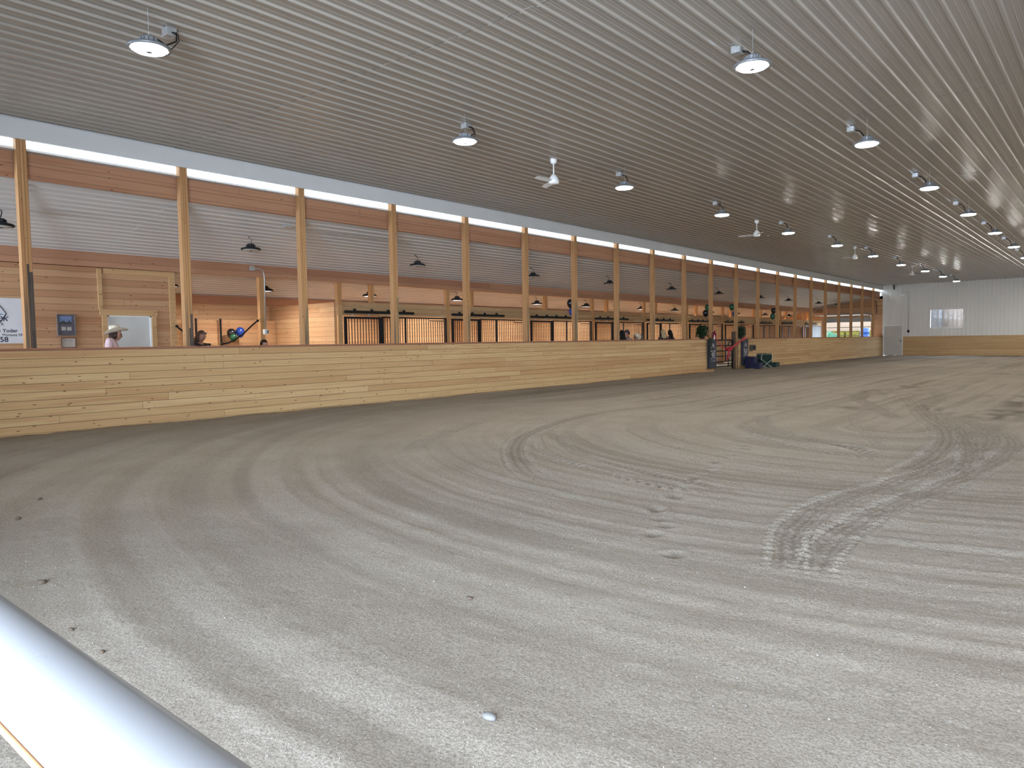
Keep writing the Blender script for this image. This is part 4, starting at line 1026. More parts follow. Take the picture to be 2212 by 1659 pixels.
# tack bay: lining, poles, cross ties, conduit
struct(MB().box(-7.14, -7.05, 9.55, 12.42, -0.02, 2.06).build('wall_tack', M_office), 'board lining low on the back wall of the tack bay', 'wall')
for i, u in enumerate((425, 478)):
    p = on_x(u, 745, -6.95)
    o = MB().tube([(0, 0, 0), (0, 0, 2.09)], 0.028, 10).lathe([(0.03, 2.07), (0.034, 2.08), (0.03, 2.10)], n=10).build('tack_pole', M_black)
    o.location = (-6.95, p[1], 0); tag(o, 'black upright pole in the tack bay, %s' % ('behind the smiling woman' if i == 0 else 'beside the balloons'), 'pole', 'black poles in the tack bay')
M_brass = plain('brass', (0.55, 0.36, 0.10), 0.35, 0.7)
def crosstie(name, label, pts):
    t = thing(name, label, 'cross tie', pts[0])
    P0 = Vector(pts[0]); Q = [Vector(p)-P0 for p in pts]
    S_ = []
    for i in range(len(Q)-1):
        p0 = Q[max(i-1, 0)]; p1 = Q[i]; p2 = Q[i+1]; p3 = Q[min(i+2, len(Q)-1)]
        for k in range(6):
            u = k/6; S_.append(0.5*((2*p1)+(-p0+p2)*u+(2*p0-5*p1+4*p2-p3)*u*u+(-p0+3*p1-3*p2+p3)*u**3))
    S_.append(Q[-1])
    MB().tube(S_[3:-3], 0.02, 8).build('rope', M_black, t, True)
    a = MB().tube(S_[:4], 0.011, 6); a.build('snap', M_brass, t, True)
    MB().tube(S_[-4:], 0.011, 6).build('snap', M_brass, t, True)
    for q in (S_[3], S_[-4]): MB().ball(q, 0.035, seg=10, rings=6).build('rope_clamp', M_black, t, True)
crosstie('cross_tie', 'black cross tie rope hanging from the office corner board', [(XS+0.02, 7.86, 1.86), (XS+0.06, 8.02, 1.70), (XS+0.10, 8.25, 1.50), (XS+0.12, 8.50, 1.385), (XS+0.12, 8.78, 1.345)])
crosstie('cross_tie', 'black cross tie rope hanging from the post with conduit', [(XS+0.00, 10.12, 2.02), (XS+0.06, 9.84, 1.84), (XS+0.10, 9.50, 1.58), (XS+0.12, 9.15, 1.40), (XS+0.12, 8.86, 1.36)])
t = thing('conduit', 'bent metal conduit with grey boxes on the tack bay post', 'conduit', (XS+0.04, 9.87, 1.6))
MB().bbox(0, 0.06, -0.06, 0.06, 1.60, 1.72, 0.006).build('junction_box', M_galv, t)
MB().tube([(0.03, 0.06, 1.66), (0.03, 0.22, 1.66), (0.03, 0.29, 1.62), (0.03, 0.33, 1.53), (0.03, 0.335, 1.4), (0.0, 0.34, 0.12)], 0.016, 8).build('pipe', M_galv, t, True)
MB().bbox(-0.02, 0.05, 0.27, 0.40, 0.0, 0.13, 0.01).build('outlet_box', M_white, t)
MB().lathe([(0.02, 0), (0.045, 0.01), (0.045, 0.03)], n=14).build('outlet_cover', M_galv, t, True, (0.05, 0.335, 0.065), (0, PI/2, 0))
t = thing('conduit', 'thin conduit with a small box on the sloping aisle ceiling', 'conduit', (-0.81, 8.9, lean_z(-0.81)-0.045))
MB().bbox(-0.06, 0.06, -0.09, 0.09, -0.06, 0.0, 0.006).build('junction_box', M_galv, t)
MB().tube([(0.0, 0.08, -0.05), (0.0, 3.5, -0.05)], 0.012, 6).build('pipe', M_galv, t)

# ------------------------------------------------------------------ balloons
M_bk = plain('black_balloon', (0.008, 0.009, 0.012), 0.18, 0, 0.6, 0.05, 3)
M_bb = plain('blue_balloon', (0.012, 0.05, 0.30), 0.2, 0, 0.6, 0.05, 3)
M_bg = plain('dark_green_balloon', (0.008, 0.075, 0.035), 0.2, 0, 0.6, 0.05, 3)
def balloon(label, p, r, mat, tilt=(0, 0)):
    t = thing('balloon', label, 'balloon', p, 0, 'party balloons')
    t.rotation_euler = (tilt[0], tilt[1], 0)
    pr = []
    for i in range(1, 15):
        a = PI*i/15; z = -math.cos(a); pr.append((r*math.sin(a)*(1-0.10*max(0, -z)), r*(z*1.12 if z > 0 else z*1.32)))
    MB().lathe(pr, n=20).build('skin', mat, t, True)
    MB().lathe([(0.012, -r*1.36), (0.016, -r*1.40), (0.006, -r*1.30)], n=8).build('knot', mat, t)
    if p[0] > -2:
        yc = min(PY, key=lambda q: abs(q-0.07-p[1]))-0.07; dx, dy = -0.125-p[0], yc-p[1]
    else:
        yc = on_x(478, 745, -6.95)[1]; dx, dy = -6.95-p[0], yc-p[1]
    t.rotation_euler = (0, 0, 0)
    MB().tube([(0, 0, -r*1.38), (dx*0.5, dy*0.5, -r*1.38-0.06), (dx, dy, -r*1.38-0.10)], 0.003, 5).build('string', M_black, t)
    return t
def bpos(u, v, x): return on_x(u, v, x)
balloon('black balloon tied behind a middle post, above a blue one', bpos(1233, 655, -0.42), 0.122, M_bk, (0.1, 0))
balloon('blue balloon tied behind a middle post, below a black one', bpos(1237, 673, -0.55), 0.122, M_bb, (-0.2, 0.1))
balloon('green balloon above a black one, left of the gate', bpos(1529, 664, -0.40), 0.122, M_bg)
balloon('black balloon under a green one, left of the gate', bpos(1524.5, 676, -0.56), 0.125, M_bk, (0.2, 0))
balloon('green teardrop balloon behind the right gate post', bpos(1581, 663, -0.40), 0.122, M_bg, (-0.35, 0))
balloon('dark balloon half hidden behind the right gate post', bpos(1588, 677, -0.58), 0.13, M_bb, (0.2, 0))
balloon('black balloon above a green one, second post right of the gate', bpos(1671, 671, -0.40), 0.125, M_bk)
balloon('green balloon below a black one, second post right of the gate', bpos(1669, 683, -0.58), 0.125, M_bg, (-0.1, 0))
balloon('round black balloon in the tack bay beside a blue one', bpos(500, 720, -6.75), 0.125, M_bk, (0.3, 0.1))
balloon('blue balloon in the tack bay beside a black one', bpos(519, 717, -6.68), 0.125, M_bb, (-0.2, 0))
balloon('green balloon peeking out under the black one in the tack bay', bpos(504, 729, -6.50), 0.10, M_bg, (0.1, 0))

# ------------------------------------------------------------------ people
M_skin = plain('skin', (0.40, 0.215, 0.155), 0.5, 0, 0.4, 0.05, 10)
M_eye = plain('dark_eye', (0.02, 0.015, 0.012), 0.3)
M_lip = plain('lips', (0.36, 0.12, 0.10), 0.5)
def skinned(nodes, edges, lvl=1):
    me = bpy.data.meshes.new('tmp'); me.from_pydata([n[0] for n in nodes], edges, []); me.update()
    o = bpy.data.objects.new('tmp', me); C.objects.link(o)
    md = o.modifiers.new('s', 'SKIN'); md.use_smooth_shade = True
    for i, n in enumerate(nodes):
        sv = me.skin_vertices[0].data[i]; sv.radius = (n[1], n[1]) if not isinstance(n[1], tuple) else n[1]; sv.use_root = (i == 0)
    sb = o.modifiers.new('b', 'SUBSURF'); sb.levels = lvl; sb.render_levels = lvl
    dg = bpy.context.evaluated_depsgraph_get(); dg.update()
    m2 = bpy.data.meshes.new_from_object(o.evaluated_get(dg)); bpy.data.objects.remove(o); bpy.data.meshes.remove(me)
    b = MB(); b.v = [tuple(v.co) for v in m2.vertices]; b.f = [tuple(p.vertices) for p in m2.polygons]; bpy.data.meshes.remove(m2)
    return b
def person(label, loc, rz, H, shirt, trousers, hair, style='short', sleeves=True, tilt=0.0, turn=0.0, lean=0.0, hunch=0.0):
    """stands facing local +x; style: short, long, tail"""
    t = thing('person', label, 'person', loc, rz)
    k = H/1.7
    def P(x, y, z): return (x*k+lean*max(0, z-0.9), y*k, z*k)
    # skeleton: pelvis root, spine, neck, arms, legs
    nd = [(P(0,0,0.93), 0.115*k), (P(0,0,1.08), 0.115*k), (P(0.01,0,1.25), 0.13*k), (P(0,0,1.39), 0.085*k), (P(0.015+hunch*0.8,0,1.475-hunch*0.2), 0.052*k)]
    ed = [(0,1),(1,2),(2,3),(3,4)]
    for s in (-1, 1):
        n = len(nd)
        nd += [(P(0,s*0.165,1.38), 0.062*k), (P(-0.02,s*0.215,1.12), 0.046*k), (P(0.07,s*0.20,0.90), 0.034*k), (P(0.10,s*0.195,0.835), (0.036*k, 0.022*k))]
        ed += [(3,n),(n,n+1),(n+1,n+2),(n+2,n+3)]
        m = n+3
        for j, (dx, dy, l) in enumerate(((0.035, -0.012, 0.075), (0.015, -0.006, 0.085), (-0.006, 0.0, 0.082), (-0.026, 0.004, 0.068), (0.045, -0.03, 0.045))):
            q = len(nd); zz = 0.80 if j < 4 else 0.84
            nd += [(P(0.10+dx, s*(0.195+dy), zz), 0.010*k), (P(0.105+dx*1.1, s*(0.19+dy*1.6), zz-l*0.55), 0.009*k), (P(0.095+dx, s*(0.18+dy*1.6), zz-l), 0.0075*k)]
            ed += [(m,q),(q,q+1),(q+1,q+2)]
        q = len(nd)
        nd += [(P(0,s*0.09,0.88), 0.095*k), (P(0.015,s*0.095,0.49), 0.062*k), (P(-0.02,s*0.095,0.09), 0.043*k), (P(0.13,s*0.105,0.035), 0.036*k)]
        ed += [(0,q),(q,q+1),(q+1,q+2),(q+2,q+3)]
    body = skinned(nd, ed)
    # head: sculpted ball with jaw, nose, brow and ears
    hc = Vector(P(0.03+hunch*0.9, 0, 1.585-hunch*0.25)); HM = Matrix.Translation(hc) @ Matrix.Rotation(turn, 4, 'Z') @ Matrix.Rotation(tilt, 4, 'Y')
    bm = bmesh.new(); bmesh.ops.create_uvsphere(bm, u_segments=20, v_segments=16, radius=1)
    for v in bm.verts:
        x, y, z = v.co
        sx, sy, sz = 0.098, 0.076, 0.118
        if z < -0.1: sy *= 1-0.32*min(1, (-z-0.1)/0.9); sx *= 1-0.12*min(1, (-z-0.1)/0.9)
        X, Yv, Zv = x*sx, y*sy, z*sz
        if x > 0.75 and -0.45 < z < 0.12: X += 0.020*max(0, 1-abs(y)/0.24)*max(0, 1-abs(z+0.20)/0.30)
        if x > 0.55 and 0.0 < z < 0.22 and 0.15 < abs(y) < 0.6: X -= 0.007
        if x > 0.4 and z < -0.75: X += 0.012
        v.co = Vector((X, Yv, Zv))*k
    body.add_bm(bm, HM)
    for s in (-1, 1):
        bm = bmesh.new(); bmesh.ops.create_uvsphere(bm, u_segments=8, v_segments=6, radius=1)
        for v in bm.verts: v.co = Vector((v.co.x*0.018-0.008, v.co.y*0.010+s*0.078, v.co.z*0.03-0.005))*k
        body.add_bm(bm, HM)
    body.build('body', M_skin, t, True)
    for s in (-1, 1):
        e = MB(); e.ball((0.088*k, s*0.031*k, 0.012*k), 0.010*k, 0.014*k, 0.008*k, 8, 6); e.v = [tuple(HM @ Vector(v)) for v in e.v]; e.build('eye', M_eye, t, True)
    e = MB(); e.ball((0.083*k, 0, -0.062*k), 0.006*k, 0.024*k, 0.006*k, 10, 6); e.v = [tuple(HM @ Vector(v)) for v in e.v]; e.build('mouth', M_lip, t, True)
    # shirt and trousers follow the body
    ns = [(P(0,0,0.90), 0.135*k), (P(0,0,1.06), 0.130*k), (P(0.01+hunch*0.4,0,1.25), 0.145*k), (P(hunch*0.5,0,1.40+hunch*0.7), 0.098*k)]; es = [(0,1),(1,2),(2,3)]; ns.append((P(0.012+hunch*0.75,0,1.455+hunch*0.3), 0.062*k)); es.append((3,4))
    for s in (-1, 1):
        n = len(ns); ns += [(P(0,s*0.165,1.385+hunch), 0.072*k), (P(-0.02,s*0.215,1.12), 0.056*k)]; es += [(3,n),(n,n+1)]
        if sleeves: ns += [(P(0.07,s*0.20,0.91), 0.044*k)]; es += [(n+1,n+2)]
    skinned(ns, es).build('shirt', shirt, t, True)
    np_ = [(P(0,0,0.95), 0.125*k), (P(0,0,1.0), 0.12*k)]; ep = [(0,1)]
    for s in (-1, 1):
        n = len(np_); np_ += [(P(0,s*0.09,0.86), 0.105*k), (P(0.015,s*0.095,0.49), 0.075*k), (P(-0.02,s*0.095,0.08), 0.062*k)]; ep += [(0,n),(n,n+1),(n+1,n+2)]
    skinned(np_, ep).build('trousers', trousers, t, True)
    for s in (-1, 1):
        MB().bbox(-0.09*k, 0.19*k, s*0.10*k-0.045*k, s*0.10*k+0.045*k, 0.0, 0.075*k, 0.02*k).build('boot', M_black, t, True)
    # hair shell
    if hair:
        bm = bmesh.new(); bmesh.ops.create_uvsphere(bm, u_segments=24, v_segments=18, radius=1)
        rm = [v for v in bm.verts if (v.co.x > 0.30 and v.co.z < 0.42) or v.co.z < (-0.55 if style == 'short' else -0.75)]
        bmesh.ops.delete(bm, geom=rm, context='VERTS')
        for v in bm.verts:
            q = v.co.copy(); n_ = 1+0.05*noise.noise(q*4)
            v.co = Vector((q.x*0.108-0.006, q.y*0.089, q.z*0.128+0.006))*k*n_
        hm = MB().add_bm(bm, HM)
        if style in ('long', 'tail'):
            w = 1.0 if style == 'long' else 0.5
            prf = [(-0.045, 0.02, 0.10*w), (-0.07, -0.05, 0.105*w), (-0.075, -0.12, 0.115*w), (-0.08, -0.20, 0.12*w), (-0.075, -0.28, 0.10*w), (-0.07, -0.34, 0.05*w)]
            rings = []
            for (cx_, cz_, ww) in prf:
                ring = []
                for j in range(14):
                    a = 2*PI*j/14; ring.append(tuple(HM @ (Vector((cx_+0.042*math.cos(a), ww*math.sin(a)*(1+0.06*noise.noise(Vector((j, cz_*9, 1)))), cz_))*k)))
                rings.append(ring)
            n0 = len(hm.v)
            for rg_ in rings: hm.v += rg_
            for i in range(len(rings)-1):
                for j in range(14):
                    j2 = (j+1) % 14; hm.f.append((n0+i*14+j, n0+i*14+j2, n0+(i+1)*14+j2, n0+(i+1)*14+j))
            hm.f.append(tuple(n0+j for j in range(14))); hm.f.append(tuple(n0+(len(rings)-1)*14+j for j in range(14)))
        hm.build('hair', hair, t, True)
    return t, HM, k
def cowboy_hat(t, HM, k, mat, bandmat, pitch=0.0, width=1.0):
    """brim curled at the sides, creased crown"""
    M2 = HM @ Matrix.Translation(Vector((-0.005, 0, 0.055))*k) @ Matrix.Rotation(pitch, 4, 'Y')
    b = MB(); n = 32; rows = []
    for (r, z) in ((0.088, 0.0), (0.11, -0.001), (0.14, 0.002), (0.17, 0.01), (0.192, 0.022)):
        row = []
        for j in range(n):
            a = 2*PI*j/n; c, s = math.cos(a), math.sin(a)
            f = max(0, (r-0.09)/0.1)
            row.append((c*r*1.12*width, s*r*0.92, z+f*(0.055*s*s-0.028*c*c)))
        rows.append(row)
    up = []
    for (r, z) in ((0.088, 0.0), (0.086, 0.03), (0.084, 0.06), (0.080, 0.10), (0.070, 0.132), (0.045, 0.130), (0.012, 0.108)):
        row = []
        for j in range(n):
            a = 2*PI*j/n; c, s = math.cos(a), math.sin(a)
            row.append((c*r*1.15, s*r*(0.92-0.12*(z > 0.08)), z-(0.020*abs(c) if False else 0)-0.016*(z > 0.08)*max(0, c)+0.0))
        up.append(row)
    def add(rows_):
        n0 = len(b.v)
        for rw in rows_: b.v.extend(tuple(M2 @ (Vector(p)*k)) for p in rw)
        for i in range(len(rows_)-1):
            for j in range(n):
                j2 = (j+1) % n; b.f.append((n0+i*n+j, n0+i*n+j2, n0+(i+1)*n+j2, n0+(i+1)*n+j))
        return n0
    add(rows); add([[(p[0], p[1], p[2]-0.005) for p in rw] for rw in rows])
    q = add(up); b.f.append(tuple(q+6*n+j for j in range(n)))
    hat = b.build('hat', mat, t, True)
    bb = MB(); n0 = 0
    for (r, z) in ((0.0895, 0.004), (0.0885, 0.026)):
        bb.v.extend(tuple(M2 @ (Vector((math.cos(2*PI*j/n)*r*1.15, math.sin(2*PI*j/n)*r*0.925, z))*k)) for j in range(n))
    for j in range(n): j2 = (j+1) % n; bb.f.append((j, j2, n+j2, n+j))
    bb.build('hat_band', bandmat, hat, True)
    return hat
def fab(name, col): return plain(name, col, 0.8, 0, 0.2, 0.12, 12)
M_pink = fab('pale_pink_shirt', (0.62, 0.46, 0.48)); M_navy = fab('navy_cloth', (0.03, 0.04, 0.075)); M_charcoal = fab('charcoal_cloth', (0.035, 0.033, 0.036))
M_jean = fab('blue_denim', (0.06, 0.09, 0.17)); M_check = fab('pale_patterned_shirt', (0.36, 0.27, 0.24)); M_greyhair = fab('grey_brown_hair', (0.14, 0.10, 0.08))
M_dkhair = fab('dark_brown_hair', (0.03, 0.018, 0.012)); M_blhair = fab('black_hair', (0.008, 0.007, 0.008)); M_blonde = fab('blonde_hair', (0.40, 0.29, 0.17)); M_brhair = fab('brown_hair', (0.09, 0.05, 0.032))
M_straw = plain('straw_felt', (0.62, 0.54, 0.40), 0.75, 0, 0.2, 0.06, 10); M_cream = plain('cream_straw', (0.66, 0.60, 0.47), 0.7, 0, 0.2, 0.05, 10)
def at(u, x): return (x, on_x(u, 735, x)[1], 0)
# person heights follow from where the head tops show above the wall cap
p1, HM, k = person('person in a cream cowboy hat and pale pink shirt, in front of the office door', at(238, -1.2), 1.15, 1.68, M_pink, M_jean, M_dkhair, 'tail', True, 0.12, 0.12, 0.0, 0.07)
h1 = cowboy_hat(p1, HM, k, M_cream, M_straw, -0.34, 1.0)
g = MB().box(0.082*k, 0.094*k, -0.06*k, 0.06*k, 0.0, 0.03*k); g.v = [tuple(HM @ Vector(v)) for v in g.v]; g.build('sunglasses', M_black, p1)
p2, HM, k = person('smiling person with sunglasses pushed up on brown hair, behind the second post', at(432, -1.2), 0.55, 1.62, M_charcoal, M_jean, M_brhair, 'long', True, 0.28, -0.15)
g = MB()
for s in (-1, 1): g.ball((0.075*k, s*0.035*k, 0.095*k), 0.012*k, 0.028*k, 0.02*k, 10, 6)
g.v = [tuple(HM @ Vector(v)) for v in g.v]; g.build('sunglasses', M_lampgrey, p2, True)
person('dark-haired person of whom only the top of the head shows, below the conduit', at(568, -1.2), 0.3, 1.43, M_charcoal, M_jean, M_dkhair, 'short', True, 0.2)
person('person with long black hair seen from behind, left of the capped person', at(1344, -0.55), 2.7, 1.65, M_charcoal, M_jean, M_blhair, 'long')
pB, HM, k = person('person in a dark cap and pale patterned shirt behind the kick wall', at(1356, -1.5), -2.2, 1.69, M_check, M_jean, M_dkhair, 'short', True, 0.1, 0.3)
cp = MB().lathe([(0.098, 0.03), (0.099, 0.06), (0.088, 0.10), (0.06, 0.125), (0.02, 0.132)], n=24, sx=1.05, sy=0.88)
cp.prism([(0.09, -0.06), (0.15, -0.05), (0.175, 0.0), (0.15, 0.05), (0.09, 0.06)], 'z', 0.035, 0.043)
cp.v = [tuple(HM @ (Vector(v)*k)) for v in cp.v]; cp.build('cap', fab('dark_grey_cap', (0.05, 0.045, 0.06)), pB, True)
pC, HM, k = person('person bending forward in a pale straw hat with a dark band, navy shirt', at(1371, -0.8), -0.35, 1.50, M_navy, M_jean, M_dkhair, 'short', True, 0.5, 0.0, 0.1)
cowboy_hat(pC, HM, k, M_straw, M_black, 0.05, 1.0)
person('person with short grey-brown hair at the right of the straw hat', at(1386, -1.3), 2.6, 1.52, M_check, M_jean, M_greyhair, 'long')
person('person with long blonde hair seen from behind, in a dark top', at(1433, -0.85), 2.7, 1.71, M_charcoal, M_jean, M_blonde, 'long')
person('dark-haired person right behind the blonde one', at(1448, -1.3), 2.9, 1.69, M_charcoal, M_jean, M_blhair, 'long')

# ------------------------------------------------------------------ gate, banners, ribbon, plants
gt = thing('stable_gate', 'black tubular steel gate in the gap of the kick wall', 'gate', (-0.10, GY0, 0.0))
gw = 2.13
for z in (0.14, 0.34, 0.58, 0.80, 1.02, 1.26):
    MB().tube([(0, 0.03, z), (0, gw, z)], 0.022 if z < 1.2 else 0.028, 8).build('rail', M_black, gt, True)
for y in (0.03, gw): MB().tube([(0, y, 0.05), (0, y, 1.28)], 0.028, 8).build('stile', M_black, gt, True)
MB().tube([(0, gw-0.42, 0.14), (0, gw-0.42, 1.1), (0, gw-0.30, 1.18), (0, gw-0.1, 1.18)], 0.02, 8).build('latch_frame', M_black, gt, True)
MB().bbox(-0.02, 0.03, gw-0.2, gw-0.14, 0.85, 1.0, 0.005).build('latch', M_galv, gt)
o = MB().bbox(-0.07, 0.07, -0.075, 0.075, 0, 1.62, 0.005).build('gate_post', M_treated); o.location = (-0.10, GY0+2.255, 0); tag(o, 'short dark treated gate post right of the black gate', 'post')
M_banner = plain('navy_banner_cloth', (0.030, 0.034, 0.052), 0.6, 0, 0.3, 0.25, 4)
M_silver = plain('pale_grey_print', (0.24, 0.24, 0.27), 0.5, 0, 0.3, 0.1, 6)
M_river2 = plain('dark_print', (0.03, 0.035, 0.06), 0.5)
def banner(label, y0, y1, z0, z1):
    t = thing('banner', label, 'banner', (0.045, y0, 0), 0, 'navy banners beside the gate')
    w = y1-y0
    MB().bbox(0, 0.10, 0, w, z0, z1, 0.008).build('panel', M_banner, t)
    b = MB(); cy = w/2; cz = z0+(z1-z0)*0.63; s = w*0.72
    # mountain peak above, split emblem below
    b.prism([(cy+u*s, cz+v*s) for u, v in ((-0.46, 0.10), (-0.30, 0.36), (-0.05, 0.62), (0.18, 0.50), (0.46, 0.10), (0.30, 0.20), (0.14, 0.34), (0.02, 0.18), (-0.1, 0.36), (-0.24, 0.20))], 'x', 0.10, 0.103)
    b.prism([(cy+u*s, cz+v*s) for u, v in ((-0.5, -0.04), (-0.14, 0.02), (0.06, -0.06), (0.5, 0.0), (0.42, -0.30), (0.24, -0.52), (0.0, -0.66), (-0.24, -0.52), (-0.42, -0.30))], 'x', 0.10, 0.103)
    b.build('emblem', M_silver, t)
    MB().tube([(0.104, cy-0.16*s, cz-0.03*s), (0.104, cy-0.08*s, cz-0.22*s), (0.104, cy+0.06*s, cz-0.12*s), (0.104, cy+0.20*s, cz-0.24*s)], 0.012, 5).build('river_band', M_river2, t)
    lettering('ENNIS', w*0.27, M_silver, t, (0.102, cy, z0+(z1-z0)*0.335), 'CENTER', 0, 0.002)
    lettering('Creek', w*0.27, M_silver, t, (0.102, cy, z0+(z1-z0)*0.225), 'CENTER', 0.3)
    return t
banner('navy banner with pale mountain emblem at the left of the gate', 27.44, 28.09, 0.12, 1.30)
banner('navy banner with pale mountain emblem at the right of the gate', 30.78, 31.36, 0.15, 1.30)
M_red = plain('red_satin', (0.42, 0.018, 0.03), 0.4, 0, 0.5, 0.15, 8)
rbn = thing('ribbon', 'red satin ribbon tied in a bow across the gate', 'ribbon', (0.0, 28.0, 0.0))
def strip(pts, w, tw=None):
    b = MB(); P = [Vector(p) for p in pts]; S_ = []
    for i in range(len(P)-1):
        p0 = P[max(i-1, 0)]; p1 = P[i]; p2 = P[i+1]; p3 = P[min(i+2, len(P)-1)]
        for k in range(5):
            u = k/5; S_.append(0.5*((2*p1)+(-p0+p2)*u+(2*p0-5*p1+4*p2-p3)*u*u+(-p0+3*p1-3*p2+p3)*u**3))
    S_.append(P[-1]); n = len(S_)
    for i in range(n-1):
        ww0 = w*(0.7+0.3*math.cos(i*0.9)) if tw else w; ww1 = w*(0.7+0.3*math.cos((i+1)*0.9)) if tw else w
        a, c = S_[i], S_[i+1]; t0 = (c-a).normalized(); up = Vector((1, 0, 0)).cross(t0).normalized()
        q = [a+up*ww0/2, c+up*ww1/2, c-up*ww1/2, a-up*ww0/2]
        b.quad(*[tuple(v+Vector((0.004, 0, 0))) for v in q]); b.quad(*[tuple(v-Vector((0.004, 0, 0))) for v in q])
    return b
strip([(0.16, -0.25, 1.42), (0.15, 0.1, 1.30), (0.10, 0.5, 1.08), (0.08, 1.05, 0.90), (0.09, 1.38, 0.86)], 0.05).build('left_streamer', M_red, rbn)
strip([(0.09, 1.38, 0.86), (0.11, 1.9, 1.0), (0.14, 2.45, 1.18), (0.17, 3.0, 1.34)], 0.13, True).build('right_streamer', M_red, rbn)
kn = MB().ball((0.11, 1.40, 0.86), 0.06, 0.07, 0.07, 12, 8); kn.build('knot', M_red, rbn, True)
lp_ = MB()
for s in (-1, 1):
    lp_.tube([(0.10, 1.40, 0.86), (0.15, 1.40+s*0.12, 0.96), (0.13, 1.40+s*0.24, 0.93), (0.12, 1.40+s*0.2, 0.83), (0.10, 1.40, 0.85)], [0.02, 0.045, 0.05, 0.045, 0.02], 6)
lp_.build('bow_loop', M_red, rbn, True)
strip([(0.11, 1.38, 0.84), (0.13, 1.25, 0.65), (0.12, 1.12, 0.42)], 0.10).build('bow_tail', M_red, rbn)
strip([(0.12, 1.40, 0.84), (0.14, 1.36, 0.68), (0.14, 1.24, 0.50)], 0.09).build('bow_tail', M_red, rbn)
M_leaf = plain('dark_green_leaf', (0.010, 0.028, 0.009), 0.5, 0, 0.3, 0.4, 8)
M_pot = plain('dark_pot', (0.05, 0.04, 0.035), 0.6)
def fern(label, y, z, spread, white=False, n=46, sd=1):
    t = thing('potted_fern', label, 'plant', (-0.08, y, z))
    rg = random.Random(sd)
    MB().lathe([(0.09, 0), (0.12, 0.16), (0.13, 0.165), (0.12, 0.18), (0.10, 0.17)], n=18).build('pot', M_pot, t, True)
    b = MB()
    for i in range(n):
        a = rg.uniform(0, 2*PI); l = rg.uniform(0.5, 1.0)*spread; up = rg.uniform(0.1, 0.55)
        pts = []
        for j in range(6):
            u = j/5; pts.append(Vector((math.cos(a)*l*u*0.8, math.sin(a)*l*u, 0.17+up*math.sin(u*2.0)*0.9-0.22*u*u)))
        for j in range(5):
            w = 0.05*math.sin(PI*(j+0.7)/6); d = (pts[j+1]-pts[j]).normalized(); sd_ = d.cross(Vector((0, 0, 1))).normalized()
            for s in (-1, 1):
                q = pts[j]; m_ = q+d*0.035+sd_*s*(w*0.5+0.02)-Vector((0, 0, 0.008)); b.poly([tuple(q), tuple(m_), tuple(pts[j+1])])
    b.build('fronds', M_leaf, t)
    if white:
        f = MB()
        for i in range(7): f.ball((rg.uniform(0, 0.16), rg.uniform(-0.05, 0.25), rg.uniform(0.22, 0.34)), 0.03, seg=8, rings=6)
        f.build('white_blossoms', M_white, t, True)
    return t
fern('dark leafy fern on the wall cap left of the gate, with trailing fronds', 27.25, HW+0.036, 0.36, False, 150, 3)
fern('dark leafy plant with white blossoms on the wall cap right of the gate', 31.05, HW+0.036, 0.34, True, 140, 5)
vn = MB(); rg = random.Random(4)
for i in range(70):
    z = 1.35-i*0.011; y = 27.40+0.10*math.sin(i*0.5)+rg.uniform(-0.06, 0.06); x = 0.16+rg.uniform(0, 0.06)
    vn.poly([(x, y, z), (x+0.02, y+0.05, z+0.02), (x, y+0.08, z-0.03), (x+0.01, y+0.02, z-0.04)])
tag(vn.build('garland', M_leaf), 'sprig of green garland hanging over the left banner', 'garland')
t = thing('flower_bow', 'dark red bow with a white candle on the left gate post', 'bow', (0.10, 27.92, 1.36))
bw = MB()
for i in range(6):
    a = 2*PI*i/6; bw.tube([(0, 0, 0.12), (0.05, 0.09*math.cos(a), 0.12+0.09*math.sin(a)), (0.03, 0.15*math.cos(a+0.4), 0.12+0.15*math.sin(a+0.4)), (0, 0, 0.12)], [0.015, 0.04, 0.04, 0.015], 6)
bw.build('bow_loop', plain('crimson_satin', (0.22, 0.012, 0.045), 0.5), t, True)
MB().lathe([(0.025, -0.10), (0.028, 0.0), (0.022, 0.09)], n=12).build('candle', M_white, t, True, (0.06, -0.07, 0.02))

# ------------------------------------------------------------------ clutter right of the gate
M_navyp = plain('navy_plastic', (0.012, 0.014, 0.055), 0.45, 0, 0.5, 0.15, 4)
M_grp = plain('dark_green_plastic', (0.012, 0.035, 0.03), 0.5, 0, 0.5, 0.15, 4)
M_tube = plain('pale_tube', (0.42, 0.46, 0.42), 0.4, 0.2)
M_gfab = plain('dark_green_canvas', (0.012, 0.028, 0.024), 0.8, 0, 0.2, 0.2, 10)
def steps(label, loc, w, d, hs_, mat, nm='mounting_block'):
    t = thing(nm, label, 'mounting block', loc)
    n = len(hs_); b = MB()
    for i, h in enumerate(hs_):
        b.bbox(i*d, (i+1)*d, 0, w, 0, h, 0.015)
    b.build('steps', mat, t)
    l = MB()
    for i, h in enumerate(hs_): l.bbox(i*d-0.005, (i+1)*d+0.012, -0.012, w+0.012, h-0.02, h+0.012, 0.008)
    l.build('tread', mat, t); return t
steps('tall navy plastic mounting block against the wall, right of the gate', (0.17, 30.92, 0.0), 0.42, 0.30, (0.50,), M_navyp)
steps('low two-step navy mounting block in front of the taller one', (0.52, 30.58, 0.0), 0.36, 0.22, (0.50, 0.25), M_navyp)
steps('dark green mounting block beside the folding chair', (0.20, 32.25, 0.0), 0.42, 0.27, (0.48, 0.20), M_grp)
steps('low dark green step at the far end of the clutter', (0.45, 32.78, 0.0), 0.42, 0.42, (0.20,), M_grp)
ch = thing('folding_chair', 'green canvas folding chair with crossed pale metal legs', 'chair', (0.80, 31.52, 0.0), -0.75)
ch.scale = (0.92, 0.92, 0.84)
